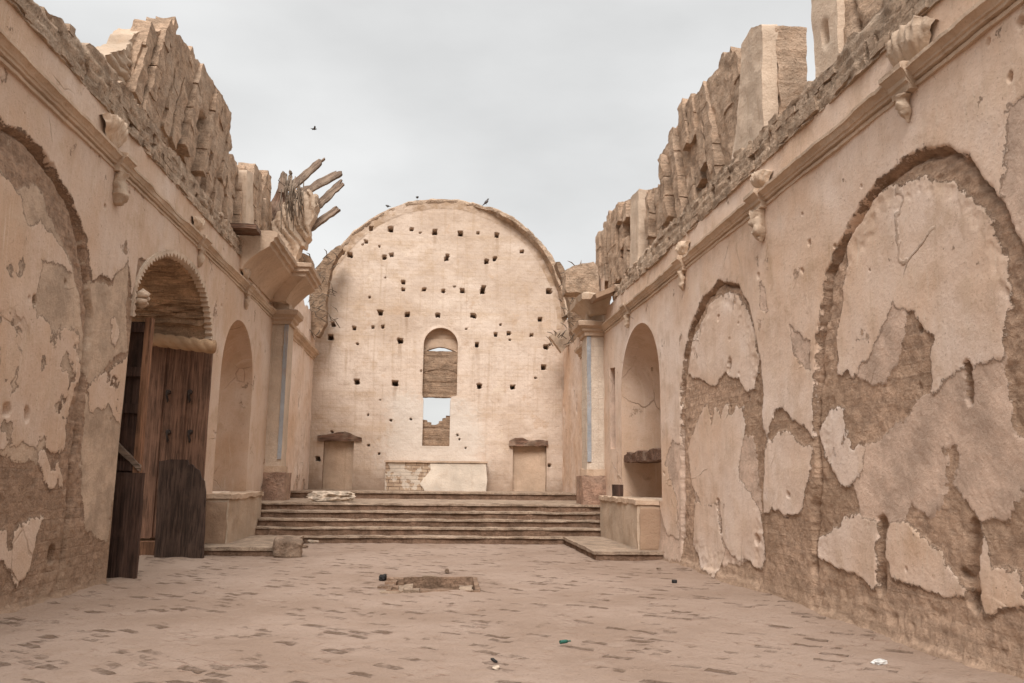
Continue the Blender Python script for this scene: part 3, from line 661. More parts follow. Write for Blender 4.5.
f1 = fragment('vault_fragment', 'large ribbed brown chunk of broken vault towering on the left wall with a dark cavity', LEFT2,
         [(143, 110), (137, 75), (145, 42), (156, 31), (168, 30), (181, 36), (196, 60), (213, 83), (230, 112), (230, 133), (233, 147), (224, 163), (219, 187), (213, 199)], .40, 301, tilt=.35, lean=.05, cave=[(*cl, .42, .55), (cl2[0], cl2[1], .16, .25)])
put_slab('stepped_end', M['block'], f1, LEFT2.poly([(108, 66), (117, 55), (133, 49), (142, 44), (144, 36), (152, 30), (150, 78), (152, 118)]), Frame(LEFT2.O-LEFT2.n*.12, LEFT2.eu, LEFT2.ez, LEFT2.n), .4, .05, lambda u, z: .10*n2(u, z, 2, 5, 5)-.05*sstep(.6, .95, np.abs((z/.15 % 1)-.5)*2), amp=.05, freq=5, seed=309, sharp=60)
f2 = fragment('vault_fragment', 'smaller upright vault stump with a plastered strip, beside the splintered timbers', LEFT2, [(212, 212), (219, 178), (228, 161), (235, 163), (241, 167), (248, 172), (254, 176), (262, 178), (272, 181), (272, 235), (240, 240)], .6, 311, tilt=.05, per=.62, depth=.08)
put_slab('plaster_strip', M['plaster'], f2, LEFT2.poly([(239, 230), (240.5, 170), (247, 173), (247, 232)]), Frame(LEFT2.O+LEFT2.n*.15, LEFT2.eu, LEFT2.ez, LEFT2.n), .2, .06, amp=.025, freq=4, seed=317, sharp=60)
f3 = fragment('vault_fragment', 'long ribbed vault stump crowning the right wall, ending in a plastered buttress', RIGHT2,
         [(664, 190), (657, 160), (666, 147), (679, 123), (687, 105), (710, 79), (728, 53), (744, 49), (755, 38), (763, 27), (773, 24), (774, 118), (744, 150), (735, 150), (712, 181), (679, 219), (670, 211)], .5, 321, bclip=RIGHT2.poly([(664, 190), (657, 160), (666, 147), (679, 123), (687, 105), (710, 79), (728, 53), (744, 49), (752, 44), (744, 150), (712, 186), (679, 219), (670, 211)]), tilt=.25, lean=.05, cave=[(*RIGHT2.uz(700, 165), .25, .3), (*RIGHT2.uz(683, 200), .3, .3)])
put_slab('buttress', M['plaster'], f3, RIGHT2.poly([(742, 160), (752, 44), (763, 28), (772.5, 25), (773, 135)]), Frame(RIGHT2.O+RIGHT2.n*.15, RIGHT2.eu, RIGHT2.ez, RIGHT2.n), .22, .055, lambda u, z: .03*n2(u, z, 2, 3, 5), amp=.03, freq=4, seed=329, sharp=50)
f4 = fragment('vault_fragment', 'ribbed vault stump of the right wall standing nearest the curved end wall', RIGHT2,
         [(594, 262), (594, 248), (601, 234), (599, 224), (610, 212), (620, 202), (634, 197), (642, 190), (655, 186), (662, 187), (664, 208), (666, 232), (640, 262), (615, 288), (603, 288)], .5, 331, tilt=.08, per=.55)
put_slab('buttress', M['plaster'], f4, RIGHT2.poly([(636, 275), (637, 198), (645, 190), (645, 268)]), Frame(RIGHT2.O+RIGHT2.n*.15, RIGHT2.eu, RIGHT2.ez, RIGHT2.n), .22, .06, amp=.025, freq=4, seed=339, sharp=50)
ra = RIGHT2.uz(841, 60)[0]
e5 = empty('vault_fragment', tuple(RIGHT2.P(8., 6.2, -.3)), 'plastered pier rising beyond the top edge above the right wall', 'vault fragment', 'broken vault stumps on top of the nave walls')
put_slab('masonry', M['chunk'], e5, [(ra+.12, 5.85), (ra-1.6, 5.85), (ra-1.7, 7.6), (ra-.9, 8.0), (ra+.12, 8.3)][::-1], RIGHT2, .55, .06, lambda u, z: -.10+.10*n2(u, z, 1.4, 4, 71)+.05*n2(u, z, 7, 4, 72)-.12*sstep(.75, .97, np.abs(((u-.3*z)/.45 % 1)-.5)*2), amp=.05, freq=4.5, seed=345, sharp=70)
u0, u1 = RIGHT2.uz(817, 79)[0], ra
put_slab('plaster_facing', M['plaster'], e5, [(u1, 5.85), (u0, 5.85), (u0, 8.4), (u1, 8.5)], Frame(RIGHT2.O+RIGHT2.n*.02, RIGHT2.eu, RIGHT2.ez, RIGHT2.n), .4, .05, lambda u, z: .02*n2(u, z, 2, 3, 5)-.12*sstep(.1, .05, np.hypot(u-(u0+u1)/2, (z-6.9)*.5)), amp=.02, freq=4, seed=347, sharp=50)
fragment('vault_fragment', 'low eroded block of coursed bricks beside the right end of the curved wall', facing(21.4), [atY(x, y, 21.4) for x, y in [(566, 292), (565, 270), (572, 266), (583, 263), (593, 262), (598, 268), (600, 294)]], .6, 351, groove=False, mat=M['crest'])

# ------------------------------------------------------------------ curved end wall
def end_material():
    g = NT('end_wall_plaster'); P = g.obj(); uz = g.attr('uz', True)
    nL = g.noise(P, .32, 6, .6); nM = g.noise(P, 1.7, 7, .65); nA = g.noise(P, 8, 7, .68); nB = g.noise(P, 40, 4, .6)
    lay = g.noise(g.map(uz, (.25, 2.2, 1)), 1., 6, .6); streak = g.noise(g.map(uz, (7, .3, 1)), 1., 6, .62)
    wob = g.n('ShaderNodeVectorMath', {'operation': 'ADD'}, _0=uz, _1=g.n('ShaderNodeVectorMath', {'operation': 'SCALE'}, _0=g.n('ShaderNodeTexNoise', Vector=uz, Scale=1.5, Detail=3.).outputs['Color'], Scale=.05).outputs[0]).outputs[0]
    br = g.n('ShaderNodeTexBrick', Vector=wob, Scale=1., Mortar_Size=.018, Mortar_Smooth=.8, Brick_Width=.44, Row_Height=.13, Color1=(0, 0, 0), Color2=(1, 1, 1), Mortar=(.5, .5, .5))
    c = g.mix(g.rng(nL, .35, .65), (.52, .40, .31), (.64, .52, .425)); c = g.mix(g.rng(lay, .52, .85, 0, .55), c, (.50, .36, .245))
    c = g.mix(g.rng(streak, .55, .92, 0, .6), c, (.42, .30, .205)); c = g.mix(g.rng(nM, .52, .85, 0, .6), c, (.48, .345, .235)); nF = g.noise(P, 1.1, 11, .72); c = g.mix(g.rng(nF, .70, .73, 0, .55), c, (.52, .37, .26)); c = g.mix(g.rng(nF, .30, .26, 0, .5), c, (.69, .57, .45))
    fade = g.rng(nM, .4, .9, .06, .45)
    c = g.mix(g.math('MULTIPLY', br.outputs['Fac'], fade), c, (.40, .275, .185)); c = g.mix(g.rng(nA, .60, .86, 0, .5), c, (.44, .31, .21)); c = g.mix(g.rng(nB, .73, .9, 0, .6), c, (.27, .18, .12))
    w = g.rng(g.math('ADD', g.attr('white'), g.math('MULTIPLY', g.math('MULTIPLY_ADD', nM, .8, g.math('SUBTRACT', nA, .9)), .8)), -.30, .25); c = g.mix(g.math('MULTIPLY', w, .55), c, (.64, .59, .525))
    base = g.rng(g.math('ADD', g.n('ShaderNodeSeparateXYZ', _0=uz).outputs[1], g.math('MULTIPLY', nM, -.9)), .60, 1.35, .8, 0); c = g.mix(base, c, (.30, .21, .15))
    ring = g.rng(g.attr('ring'), -.01, .01); c = g.mix(g.math('MULTIPLY', ring, g.rng(nM, .38, .6, .25, .9)), c, (.36, .245, .16))
    st = g.rng(g.attr('drip'), 0, 1, 0, .6); c = g.mix(st, c, (.27, .17, .105))
    h = g.math('ADD', g.math('MULTIPLY', nA, .6), g.math('ADD', g.math('MULTIPLY', nM, .7), g.math('MULTIPLY', br.outputs['Fac'], -.05)))
    return g.done(c, g.bump(h, .03, .8))
M['end'] = end_material()
ew = empty('end_wall', (.17, YB, 1), 'tall end wall with a semicircular top dotted with square putlog holes', 'wall')
def zpx(ox, oy, s, pts): return [BACK.uz(ox+a/s, oy+b/s) for a, b in pts]
BC, BR = (.17, 6.84), 4.37
hp1 = [(242, 165, 1), (310, 168, 1.2), (381, 170, .8), (460, 177, 1.2), (547, 182, 1.2), (608, 182, .7), (672, 188, 1), (224, 211, .8), (148, 248, .7), (170, 256, 1), (289, 263, 1), (313, 256, .9), (503, 258, .9), (498, 270, .9), (637, 277, 1), (665, 269, .8), (757, 244, .8), (351, 347, .9), (354, 373, .8), (423, 374, .8), (489, 378, .8), (554, 378, 1), (627, 368, 1), (625, 381, 1), (849, 379, 1.1), (274, 453, 1.1), (365, 460, 1), (470, 462, 1), (592, 463, 1.1), (821, 476, 1), (184, 504, .8), (250, 504, .7), (282, 500, .7), (341, 548, 1.2), (668, 528, .9), (712, 524, .8), (790, 530, .7), (604, 563, 1), (839, 570, 1), (104, 536, 1.2), (113, 493, .8)]
hp2 = [(176, 67, 1.1), (295, 72, 1.2), (557, 80, 1.1), (660, 84, 1.0), (757, 22, 1.1), (55, 308, 1), (775, 327, .7), (283, 188, .5), (487, 232, .5)]
hol = [(*zpx(300, 180, 3.413, [(a, b)])[0], s) for a, b, s in hp1]+[(*zpx(300, 360, 3.103, [(a, b)])[0], s) for a, b, s in hp2]
rq = random.Random(21); hol += [(rq.uniform(-3.6, 4.0), rq.uniform(2.2, 10), rq.uniform(.32, .55)) for _ in range(26)]
th = np.linspace(math.pi, 0, 60)
outline = np.vstack([[(-4.6, .3)], [(-4.6, 5.9)], [(BC[0]+BR*math.cos(t), BC[1]+BR*math.sin(t)) for t in th[1:-1]], [(4.9, 6.0)], [(4.9, .3)]])
outline = np.array([(a+.0, b+.03*float(n2(np.array(a), np.array(b), 2, 3, 4))) for a, b in dens(outline, .25)])
Bz = lambda y, x=437: BACK.uz(x, y)[1]; Bx = lambda x, y=420: BACK.uz(x, y)[0]
wx0, wx1 = Bx(421.5), Bx(456.3); wz_sp, wz_top, wz_bot = Bz(345), Bz(327.6), Bz(395)
win_arch = arch_outline(wx0, wx1, wz_bot, wz_sp, wz_top); ox0, ox1, oz0, oz1 = Bx(422.8), Bx(450), Bz(446), Bz(396.5)
window = np.array([(wx0, wz_bot)]+[tuple(q) for q in win_arch[1:-1]]+[(wx1, wz_bot), (ox1+.03, wz_bot-.05), (ox1, oz1-.1), (ox1, oz0), (ox0, oz0), (ox0, oz1-.1)])
nl = np.array([BACK.uz(324, 441), BACK.uz(354, 441)]); nr_ = np.array([BACK.uz(513, 445), BACK.uz(546.5, 445)])
ndo = [np.array([(q[0][0], 1.0), (q[1][0], 1.0), (q[1][0], q[0][1]), (q[0][0], q[0][1])]) for q in (nl, nr_)]
U = np.linspace(-4.6, 4.9, 400); Z = np.linspace(.3, 11.25, 450)
u, z, F, B = grid_cut(U, Z, lambda a, b: inside(outline, a, b) & ~inside(window, a, b) & ~np.any([inside(d, a, b) for d in ndo], axis=0), [outline, window]+ndo)
wu = u+.05*n2(u, z, 6, 4, 1); wz = z+.05*n2(u, z, 6, 4, 2)
h = .05*n2(u, z, .5, 4, 3)+.02*n2(u, z, 3, 4, 4); drip = np.zeros(len(u))
for a, b, s in hol:
    q = np.maximum(np.abs(wu-a)/(.066*s), np.abs(wz-b)/(.066*s)); h -= .75*sstep(1.25, .75, q)*(min(1, s) if s > .75 else .4)
    if s >= 1: drip = np.maximum(drip, sstep(.09, .03, np.abs(wu-a))*sstep(b-.9, b-.05, wz)*(wz < b)*random.uniform(0, 1))
rad = np.hypot(u-BC[0], z-BC[1]); arcm = (z > BC[1]-.2)
ring = np.where(arcm, rad-BR+.36+.05*n2(u, z, 2, 3, 8), -.5); h += .012*sstep(-.02, .03, ring)+.03*n2(u, z, 4, 4, 9)*sstep(-.05, .05, ring)
wm = BACK.poly([(384, 400), (410, 392), (425, 400), (450, 396), (470, 402), (482, 425), (482, 455), (486, 470), (384, 468), (378, 455), (395, 425)])
white = sdf(wm, u, z)
nfar = np.minimum.reduce([pdist(o, u, z) for o in [window]+ndo]); h *= sstep(0, .12, nfar)
mesh('wall_face', BACK.P(u, z, h), F, M['end'], ew, attrs={'uz': np.stack([u, z, h], -1), 'white': white, 'ring': np.clip(ring, -.5, .5), 'drip': drip})
# extrados: the ragged ring of bricks left from the vault
g = Geo(); rr = random.Random(3); th = np.linspace(math.pi*.985, .015*math.pi, 150); q = []
for t in th:
    d = .05*float(n2(np.array(t*4), np.array(0.), 2, 4, 3)); ro = BR+.03+d+(.04 if t < 1.35 else 0); k = .45 if t > 1.35 else .70
    kf = (.0 if t > 1.35 else .34*min(1, (1.35-t)*3))+.05*float(n2(np.array(t*9), np.array(1.), 2, 3, 6))
    q.append([(BC[0]+r*math.cos(t), YB+y, BC[1]+r*math.sin(t)) for r, y in ((ro-.16, -kf), (ro-.06, -kf-.02), (ro, -kf+.06), (ro, k), (ro-.4, k))])
q = np.array(q); n5 = 5
F2 = [[i*n5+j, i*n5+j+1, (i+1)*n5+j+1, (i+1)*n5+j] for i in range(len(th)-1) for j in range(4)]+[[i*n5, (i+1)*n5, (i+1)*n5+4, i*n5+4] for i in range(len(th)-1)]
g.add(q.reshape(-1, 3), F2).jitter(.07, 4, 12, 4).build('arch_rim', M['crest'], ew, sharp=60)
V, F2, uzv = slab(outline, Frame((0, YB+.62, 0), (1, 0, 0), (0, 0, 1), (0, -1, 0)), .1, .5); 
# window reveal, recessed masonry, lower stepped brick fill
wf = reveal('window', dens(np.vstack([window, window[:1]]), .08), BACK, .62, M['plaster_pink'], ew, seed=44, amp=.012)
def infill(name, poly, depth, thick, mat, seed, par=wf, amp=.02):
    put_slab(name, mat, par, poly, Frame((0, YB+depth, 0), (1, 0, 0), (0, 0, 1), (0, -1, 0)), thick, .05, lambda a, b: .03*n2(a, b, 4, 3, seed)-.03*sstep(.75, .95, np.abs((b/.13 % 1)-.5)*2), amp=amp, freq=6, seed=seed, sharp=60)
zs = lambda y: Bz(y)
infill('arch_infill', np.vstack([[(wx0-.05, zs(351))], [(wx0+(wx1-wx0)*i/12, zs(351)+.19*math.sin(math.pi*i/12)) for i in range(1, 12)], [(wx1+.05, zs(351)), (wx1+.05, wz_top+.15), (wx0-.05, wz_top+.15)]]), .30, .25, M['plaster_pink'], 81)
infill('brick_infill', np.array([(wx0-.05, oz1), (wx1+.05, oz1), (wx1+.05, zs(350.2)), (wx0-.05, zs(350.2))]), .22, .3, M['dark_adobe'], 82)
infill('relieving_arch', np.vstack([[(wx0-.03, zs(372)), (wx0-.03, zs(364.5))], [(wx0+(wx1-wx0)*i/10, zs(364.5)+.17*math.sin(math.pi*i/10)) for i in range(1, 10)], [(wx1+.03, zs(364.5)), (wx1+.03, zs(372))], [(wx0+(wx1-wx0)*i/10, zs(372)+.14*math.sin(math.pi*i/10)) for i in range(9, 0, -1)]])[::-1], .19, .1, M['dark_adobe'], 83)
stp = [(ox0-.05, oz0-.03), (ox1+.05, oz0-.03), (ox1+.05, zs(415)), (Bx(446), zs(415)), (Bx(446), zs(417.5)), (Bx(442.5), zs(417.5)), (Bx(442.5), zs(420.5)), (Bx(439), zs(420.5)), (Bx(439), zs(423)), (Bx(436), zs(424.5)), (Bx(431.5), zs(424.5)), (Bx(431.5), zs(422)), (Bx(427.5), zs(422)), (Bx(427.5), zs(420)), (ox0-.05, zs(419))]
infill('stepped_brick_infill', np.array(stp), .20, .3, M['dark_adobe'], 84, amp=.012)
# side doors with rough timber lintels
for d, pl in zip(ndo, ([(318, 441), (318, 436), (326, 435), (338, 432.5), (345, 431.5), (352, 434), (358, 437), (362, 438), (362, 441)], [(509, 446), (509, 441), (515, 438), (522, 437.5), (530, 441), (540, 440), (548, 441), (548, 446)])):
    nd = reveal('blocked_doorway', dens(np.vstack([d, d[:1]]), .08), BACK, .28, M['dark_adobe'], ew, seed=47, amp=.02)
    put_slab('door_panel', M['plaster_pink'], nd, [(d[0][0]-.05, .95), (d[1][0]+.05, .95), (d[1][0]+.05, d[2][1]+.03), (d[0][0]-.05, d[2][1]+.03)], Frame((0, YB+.20, 0), (1, 0, 0), (0, 0, 1), (0, -1, 0)), .1, .06, lambda a, b: .02*n2(a, b, 2.5, 4, 6), amp=.01, freq=4)
    put_slab('lintel', M['timber_h'], nd, [BACK.uz(*q) for q in pl], Frame((0, YB-.10, 0), (1, 0, 0), (0, 0, 1), (0, -1, 0)), .22, .045, lambda a, b: .05*n2(a, b*3, 3, 3, 6), amp=.03, freq=6, seed=49)
# altar block
ax0, ax1 = Bx(384.4, 478), Bx(486.3, 478); az1 = Bz(462.5)-.02; YA = YB-.55
al = empty('altar_block', ((ax0+ax1)/2, YA, 1.04), 'long low altar block below the window, half bare brick, half white plaster', 'altar')
FA = facing(YA); am = [FA.uz(*q) for q in [(430, 463.5), (431, 470), (424, 478), (420, 484), (424, 489), (426, 496), (485.5, 496), (487, 480), (486, 463.5)]]
ax0, az0 = FA.uz(384.4, 496); ax1, az1 = FA.uz(486.3, 463)
gm = NT('altar_brick'); ob = gm.obj(); uzv = gm.attr('uz', True)
br = gm.n('ShaderNodeTexBrick', Vector=uzv, Scale=1., Mortar_Size=.014, Mortar_Smooth=.4, Brick_Width=.36, Row_Height=.115, Color1=(.36, .25, .17), Color2=(.44, .32, .225), Mortar=(.20, .135, .09))
nn = gm.noise(ob, 5, 7, .65); wa = gm.rng(gm.math('ADD', gm.noise(ob, 2.2, 5, .6), gm.math('MULTIPLY', nn, .2)), .60, .66)
M['altar'] = gm.done(gm.mix(gm.math('MULTIPLY', wa, .75), gm.mix(gm.rng(nn, .45, .7, 0, .4), br.outputs['Color'], (.5, .385, .28)), (.60, .52, .43)), gm.bump(gm.math('ADD', nn, gm.math('MULTIPLY', br.outputs['Fac'], -.6)), .03, .8))
put_slab('brick_body', M['altar'], al, [(ax0, .95), (ax1, .95), (ax1, az1), (ax0, az1)], FA, .5, .06, lambda a, b: .015*n2(a, b, 3, 3, 3), amp=.012, freq=4, seed=5, sharp=50)
am = dens(np.array(am), .08); am = am+.02*np.stack([np.array(n2(am[:, 0], am[:, 1], 6, 2, 3)), 0*am[:, 0]], -1)
put_slab('plaster_coat', plaster_material('white_altar_plaster', WHITE, .3), al, am[::-1], Frame((0, YA-.035, 0), (1, 0, 0), (0, 0, 1), (0, -1, 0)), .04, .05, lambda a, b: .01*n2(a, b, 3, 3, 3), amp=.01, freq=4, seed=6)
put_slab('top_slab', M['plaster_pink'], al, [(ax0-.04, az1-.01), (ax1+.05, az1-.01), (ax1+.05, az1+.05), (ax0-.04, az1+.05)], Frame((0, YA-.07, 0), (1, 0, 0), (0, 0, 1), (0, -1, 0)), .6, .05, amp=.012, freq=5, seed=8)

# ------------------------------------------------------------------ sanctuary side walls, pilasters, entablatures
def side_wall(label, fr, y0, y1, ztop, base, seed, mat):
    w = empty('sanctuary_wall', tuple(fr.P((y0+y1)/2, .8, 0)), label, 'wall', 'side walls of the raised sanctuary')
    U = np.arange(y0, y1+.03, .05); Z = np.arange(.4, ztop+.03, .045)
    top = lambda a: ztop-.1+.0*a+.25*n2(a, a*0, 1.3, 4, seed)-.12
    u, z, F, B = grid_cut(U, Z, lambda a, b: b < top(a), [])
    cr = .35+.5*n2(u, z, 1.1, 5, seed+1)-.25*sstep(2.4, 1.0, z)-.3*sstep(base+.4, base+1, z); co = cr+.25
    st = n2(u*3, z*.5, 2.2, 4, seed+3); cr = np.where(st > .42, -.05, cr)
    h = .05*n2(u, z, .8, 3, seed+4)+.02*n2(u, z, 5, 4, seed+5)+.03*sstep(-.02, .02, cr)
    mesh('wall_face', fr.P(u, z, h), F, mat, w, attrs={'uz': np.stack([u, z, h], -1), 'cream': cr, 'coat': co})
    return w
SL = Frame((-4.02, 0, 0), (-.004, 1, 0), (0, 0, 1), (1, .004, 0)); SR = Frame((4.36, 0, 0), (.003, 1, 0), (0, 0, 1), (-1, .003, 0))
sl = side_wall('left sanctuary side wall of streaked plaster behind the blue-striped pilaster', SL, 22.2, 28.1, 7.0, 5.4, 401, M['wall_r'])
sr = side_wall('right sanctuary side wall of streaked plaster running back to the curved end wall', SR, 20.9, 28.1, 7.0, 5.2, 411, M['wall_r'])
def pipe_cornice(name, path, prof, mat, parent, seed, side, amp=.018):
    V, F = sweep(prof, path, .10, side); return mesh(name, rough(V, amp, 6, seed, 4), F, mat, parent, sharp=35)
PROF = lambda b: [(-.02, b), (.05, b), (.05, b+.06), (.10, b+.09), (.11, b+.14), (.20, b+.20), (.21, b+.27), (.15, b+.30), (-.02, b+.32)]
pipe_cornice('cornice', [tuple(SL.P(22.45, 0, 0)[:2]), tuple(SL.P(27.9, 0, 0)[:2])], PROF(5.32), M['plaster_pink'], sl, 3, 1, .03)
pipe_cornice('cornice', [tuple(SR.P(20.95, 0, 0)[:2]), tuple(SR.P(24.6, 0, 0)[:2])], PROF(5.10), M['plaster_pink'], sr, 4, -1, .03)
M['tilepaint'] = plaster_material('painted_masonry', (.58, .46, .355), .5)
def tiled():
    g = NT('painted_tile_joints'); P = g.obj(); n = g.noise(P, 3, 6, .65); n2_ = g.noise(P, 18, 5, .65); st = g.noise(g.map(P, (9, 9, .7)), 1., 5, .6)
    b = g.n('ShaderNodeTexBrick', Vector=g.map(P, rot=(R(90), 0, 0)), Scale=1., Mortar_Size=.012, Mortar_Smooth=.5, Brick_Width=.26, Row_Height=.27, Color1=(0, 0, 0), Color2=(1, 1, 1), Mortar=(.5, .5, .5))
    c = g.mix(g.rng(n, .3, .7), (.52, .42, .33), (.62, .52, .42)); c = g.mix(g.rng(st, .6, .9, 0, .5), c, (.50, .37, .27)); c = g.mix(g.math('MULTIPLY', b.outputs['Fac'], g.rng(n, .2, .6, .15, .5)), c, (.42, .32, .25)); c = g.mix(g.rng(n2_, .72, .9, 0, .6), c, (.34, .24, .17))
    return g.done(c, g.bump(g.math('ADD', n, n2_), .02, .6))
M['tiles'] = tiled()
def pilaster(label, xw, xf, y0, y1, zcap, seed, sgn):
    r = empty('pilaster', ((xw+xf)/2, y0, .85), label, 'pilaster', 'painted pilasters flanking the sanctuary steps')
    a, b = sorted((xw, xf))
    rbox('shaft', M['tiles'] if sgn < 0 else M['tilepaint'], r, a, b, y0, y1, .8, zcap, .09, .018, 3, seed)
    rbox('base', M['red_brick'], r, a-(.12 if sgn < 0 else 0)-(0 if sgn > 0 else .0)-.02, b+(.12 if sgn > 0 else 0)+.02, y0-.14, y1+.1, .83, 1.55, .09, .03, 3, seed+1)
    rbox('base_moulding', M['plaster_pink'], r, a-.04, b+.04, y0-.09, y1+.05, 1.56, 1.72, .06, .03, 4, seed+2)
    # faded blue stripe beside the shaft's inner corner and a white one next to it
    e = xf-sgn*.005
    put_slab('painted_stripe', M['blue'], r, [(min(e, e-sgn*.10), 1.9), (max(e, e-sgn*.10), 1.9), (max(e, e-sgn*.10), zcap-.05), (min(e, e-sgn*.10), zcap-.05)], facing(y0-.035), .03, .07, lambda p, q: .015*n2(p, q, 4, 3, 9), amp=.012, freq=4, seed=seed+4)
    return r
pL = pilaster('left pilaster with a faded blue painted stripe and red brick base at the step edge', -4.5, -3.93, 22.0, 22.7, 5.50, 501, 1)
pR = pilaster('right pilaster with painted tile joints, a blue stripe and a square red brick base', 4.42, 3.86, 20.6, 21.3, 5.16, 511, -1)
pipe_cornice('capital', [(-4.42, 21.98), (-3.91, 21.98), (-3.91, 22.75)], [(-.03, 5.46), (.04, 5.46), (.05, 5.54), (.11, 5.58), (.12, 5.64), (.22, 5.70), (.24, 5.80), (.16, 5.84), (-.03, 5.86)], M['plaster_pink'], pL, 7, 1)
pipe_cornice('capital', [(4.36, 20.58), (3.84, 20.58), (3.84, 21.35)], [(-.03, 5.12), (.04, 5.12), (.05, 5.2), (.11, 5.24), (.12, 5.30), (.22, 5.36), (.24, 5.46), (.16, 5.50), (-.03, 5.52)], M['plaster_pink'], pR, 8, -1)
rbox('impost', M['plaster'], pL, -4.45, -3.95, 22.02, 22.8, 5.84, 6.3, .1, .04, 3, 17); rbox('impost', M['plaster'], pR, 3.88, 4.4, 20.62, 21.4, 5.5, 6.0, .1, .05, 3, 18)

# left entablature: a deep cove cornice breaking forward over the pilaster
en = empty('entablature', (-3.9, 20.5, 6.2), 'broken cove cornice jutting out over the left pilaster below the splintered timbers', 'cornice')
EP = [(-.05, 5.98), (.06, 5.98), (.09, 6.06), (.22, 6.22), (.44, 6.42), (.62, 6.54), (.64, 6.62), (.71, 6.64), (.72, 6.72), (.78, 6.75), (.79, 6.84), (.70, 6.88), (-.05, 6.90)]
pipe_cornice('cove_moulding', [tuple(LEFT.P(18.15, 0, 0)[:2]), (-4.38, 21.55), (-4.02, 21.55), (-4.02, 22.7)], EP, M['plaster_pink'], en, 21, 1, .03)
c0 = LEFT.P(17.7, 6.5, .1)
rbox('timber_plate', M['timber_h'], en, -4.75, -3.95, 17.55, 18.1, 6.74, 6.84, .09, .03, 4, 23)
# right entablature remains
er = empty('entablature', (4.1, 20.5, 5.7), 'ragged remains of the cornice over the right pilaster with a slab lying on it', 'cornice')
pipe_cornice('cove_moulding', [(4.38, 20.3), (3.95, 20.3), (3.95, 21.2), (4.1, 21.2)], [(-.05, 5.62), (.05, 5.64), (.10, 5.74), (.26, 5.92), (.34, 5.98), (.35, 6.12), (.25, 6.16), (-.05, 6.18)], M['block'], er, 25, -1, .07)
def plank3(name, mat, par, p, q, w, t, seed, amp=.02):
    p, q = np.array(p, float), np.array(q, float); d = (q-p)/np.linalg.norm(q-p); s = np.cross(d, [0, 0, 1.]); s /= np.linalg.norm(s); n = np.cross(s, d)
    fr = Frame(p-s*w/2, d, s, n); return put_slab(name, mat, par, [(0, 0), (np.linalg.norm(q-p), 0), (np.linalg.norm(q-p)*.96, w*.5), (np.linalg.norm(q-p), w), (0, w)], fr, t, .05, amp=amp, freq=5, seed=seed)
a, b = atY(592, 297, 19.6), atY(613, 288.5, 19.6)
plank3('fallen_slab', M['block_front'], er, (a[0], 19.6, a[1]), (b[0], 19.6, b[1]), .8, .12, 26)

# plaster cove and timbers above the left entablature
cvY = 21.7; pts = [(268, 229), (274, 219), (280, 213), (285, 203), (289, 200), (290.5, 192), (293, 194), (294.5, 186), (297, 192), (299.5, 187), (301, 195), (304, 191), (306, 196), (309, 190), (312, 192), (313, 197), (316, 194), (319, 194.5), (317.5, 201), (318, 206), (314.5, 211), (315, 216), (311, 222), (309, 226), (310.5, 236), (306, 240), (304, 247), (300, 246), (298.5, 253), (296, 256), (297, 264), (293, 273), (284, 262)]
cf = fragment('vault_fragment', 'pale torn plaster cove with hanging straw standing on the left entablature', facing(cvY), pts, .45, 361, groove=False, tear=.13, res=.04, mat=M['trim'], lean=.08, z0=atY(290, 270, cvY)[1])
g = Geo(); rr = random.Random(5)
for k in range(46):
    x, z0_ = atY(rr.gauss(297, 5.5), rr.uniform(186, 206), cvY); L = rr.uniform(.25, 1.0); z1_ = z0_-L
    y = cvY-.28-.22*max(0, z0_-6.9)
    g.add(*tube([(x, y, z0_), (x+rr.uniform(-.08, .08), y-.02, (z0_+z1_)/2), (x+rr.uniform(-.12, .14), y+.05, z1_)], [.014, .018, .006], 5))
g.build('hanging_straw', M['straw'], cf)
def timber(label, b, t, Y0, Y1, w0, w1, seed, mt=None):
    x0, z0_ = atY(*b, Y0); x1, z1_ = atY(*t, Y1); p0, p1 = np.array([x0, Y0, z0_]), np.array([x1, Y1, z1_])
    L = np.linalg.norm(p1-p0); rr = random.Random(seed); d = (p1-p0)/L
    up_ = np.array([-d[2], 0, d[0]]); up_ /= np.linalg.norm(up_); n = np.cross(d, up_); n = n if n[1] < 0 else -n
    low = [(x*L, -w0/2+(w0-w1)/2*x+rr.gauss(0, .012)) for x in np.linspace(0, .86, 9)]; high = [(x*L, w0/2-(w0-w1)/2*x+rr.gauss(0, .012)) for x in np.linspace(.84, 0, 9)]
    k = rr.randint(3, 4); tip = []
    for q in range(k):
        y = -w1/2+w1*(q+.5)/k; tip += [(L*rr.uniform(.84, 1.0) if q != seed % k else L, y-w1*.12), (L*rr.uniform(.86, .98), y+w1*.08)]
        if q < k-1: tip.append((L*rr.uniform(.66, .86), y+w1*.5/k))
    fr = Frame((0, 0, 0), (1, 0, 0), (0, 1, 0), (0, 0, 1))
    V, F, uzv = slab(low+tip+high, fr, .10, .022, lambda u, z: .025*n2(u*.7, z*9, 1.5, 3, seed), amp=.012, freq=9, seed=seed)
    bend = rr.uniform(.03, .09)*rr.choice((-1, 1)); V[:, 1] += bend*(V[:, 0]/L)**2; a = rr.uniform(-.5, .5)*V[:, 0]/L; V[:, 1], V[:, 2] = V[:, 1]*np.cos(a)-V[:, 2]*np.sin(a), V[:, 1]*np.sin(a)+V[:, 2]*np.cos(a)
    o = mesh('broken_timber', V, F, mt or M['timber'], None, sharp=40)
    o.matrix_world = Matrix(((d[0], up_[0], n[0], p0[0]), (d[1], up_[1], n[1], p0[1]), (d[2], up_[2], n[2], p0[2]), (0, 0, 0, 1)))
    return tag(o, label, 'timber', 'splintered timbers sticking out over the left pilaster')
timber('topmost of the splintered timbers, a thin one ending in the highest point', (290, 188), (323, 155.5), 22.2, 22.4, .24, .15, 1)
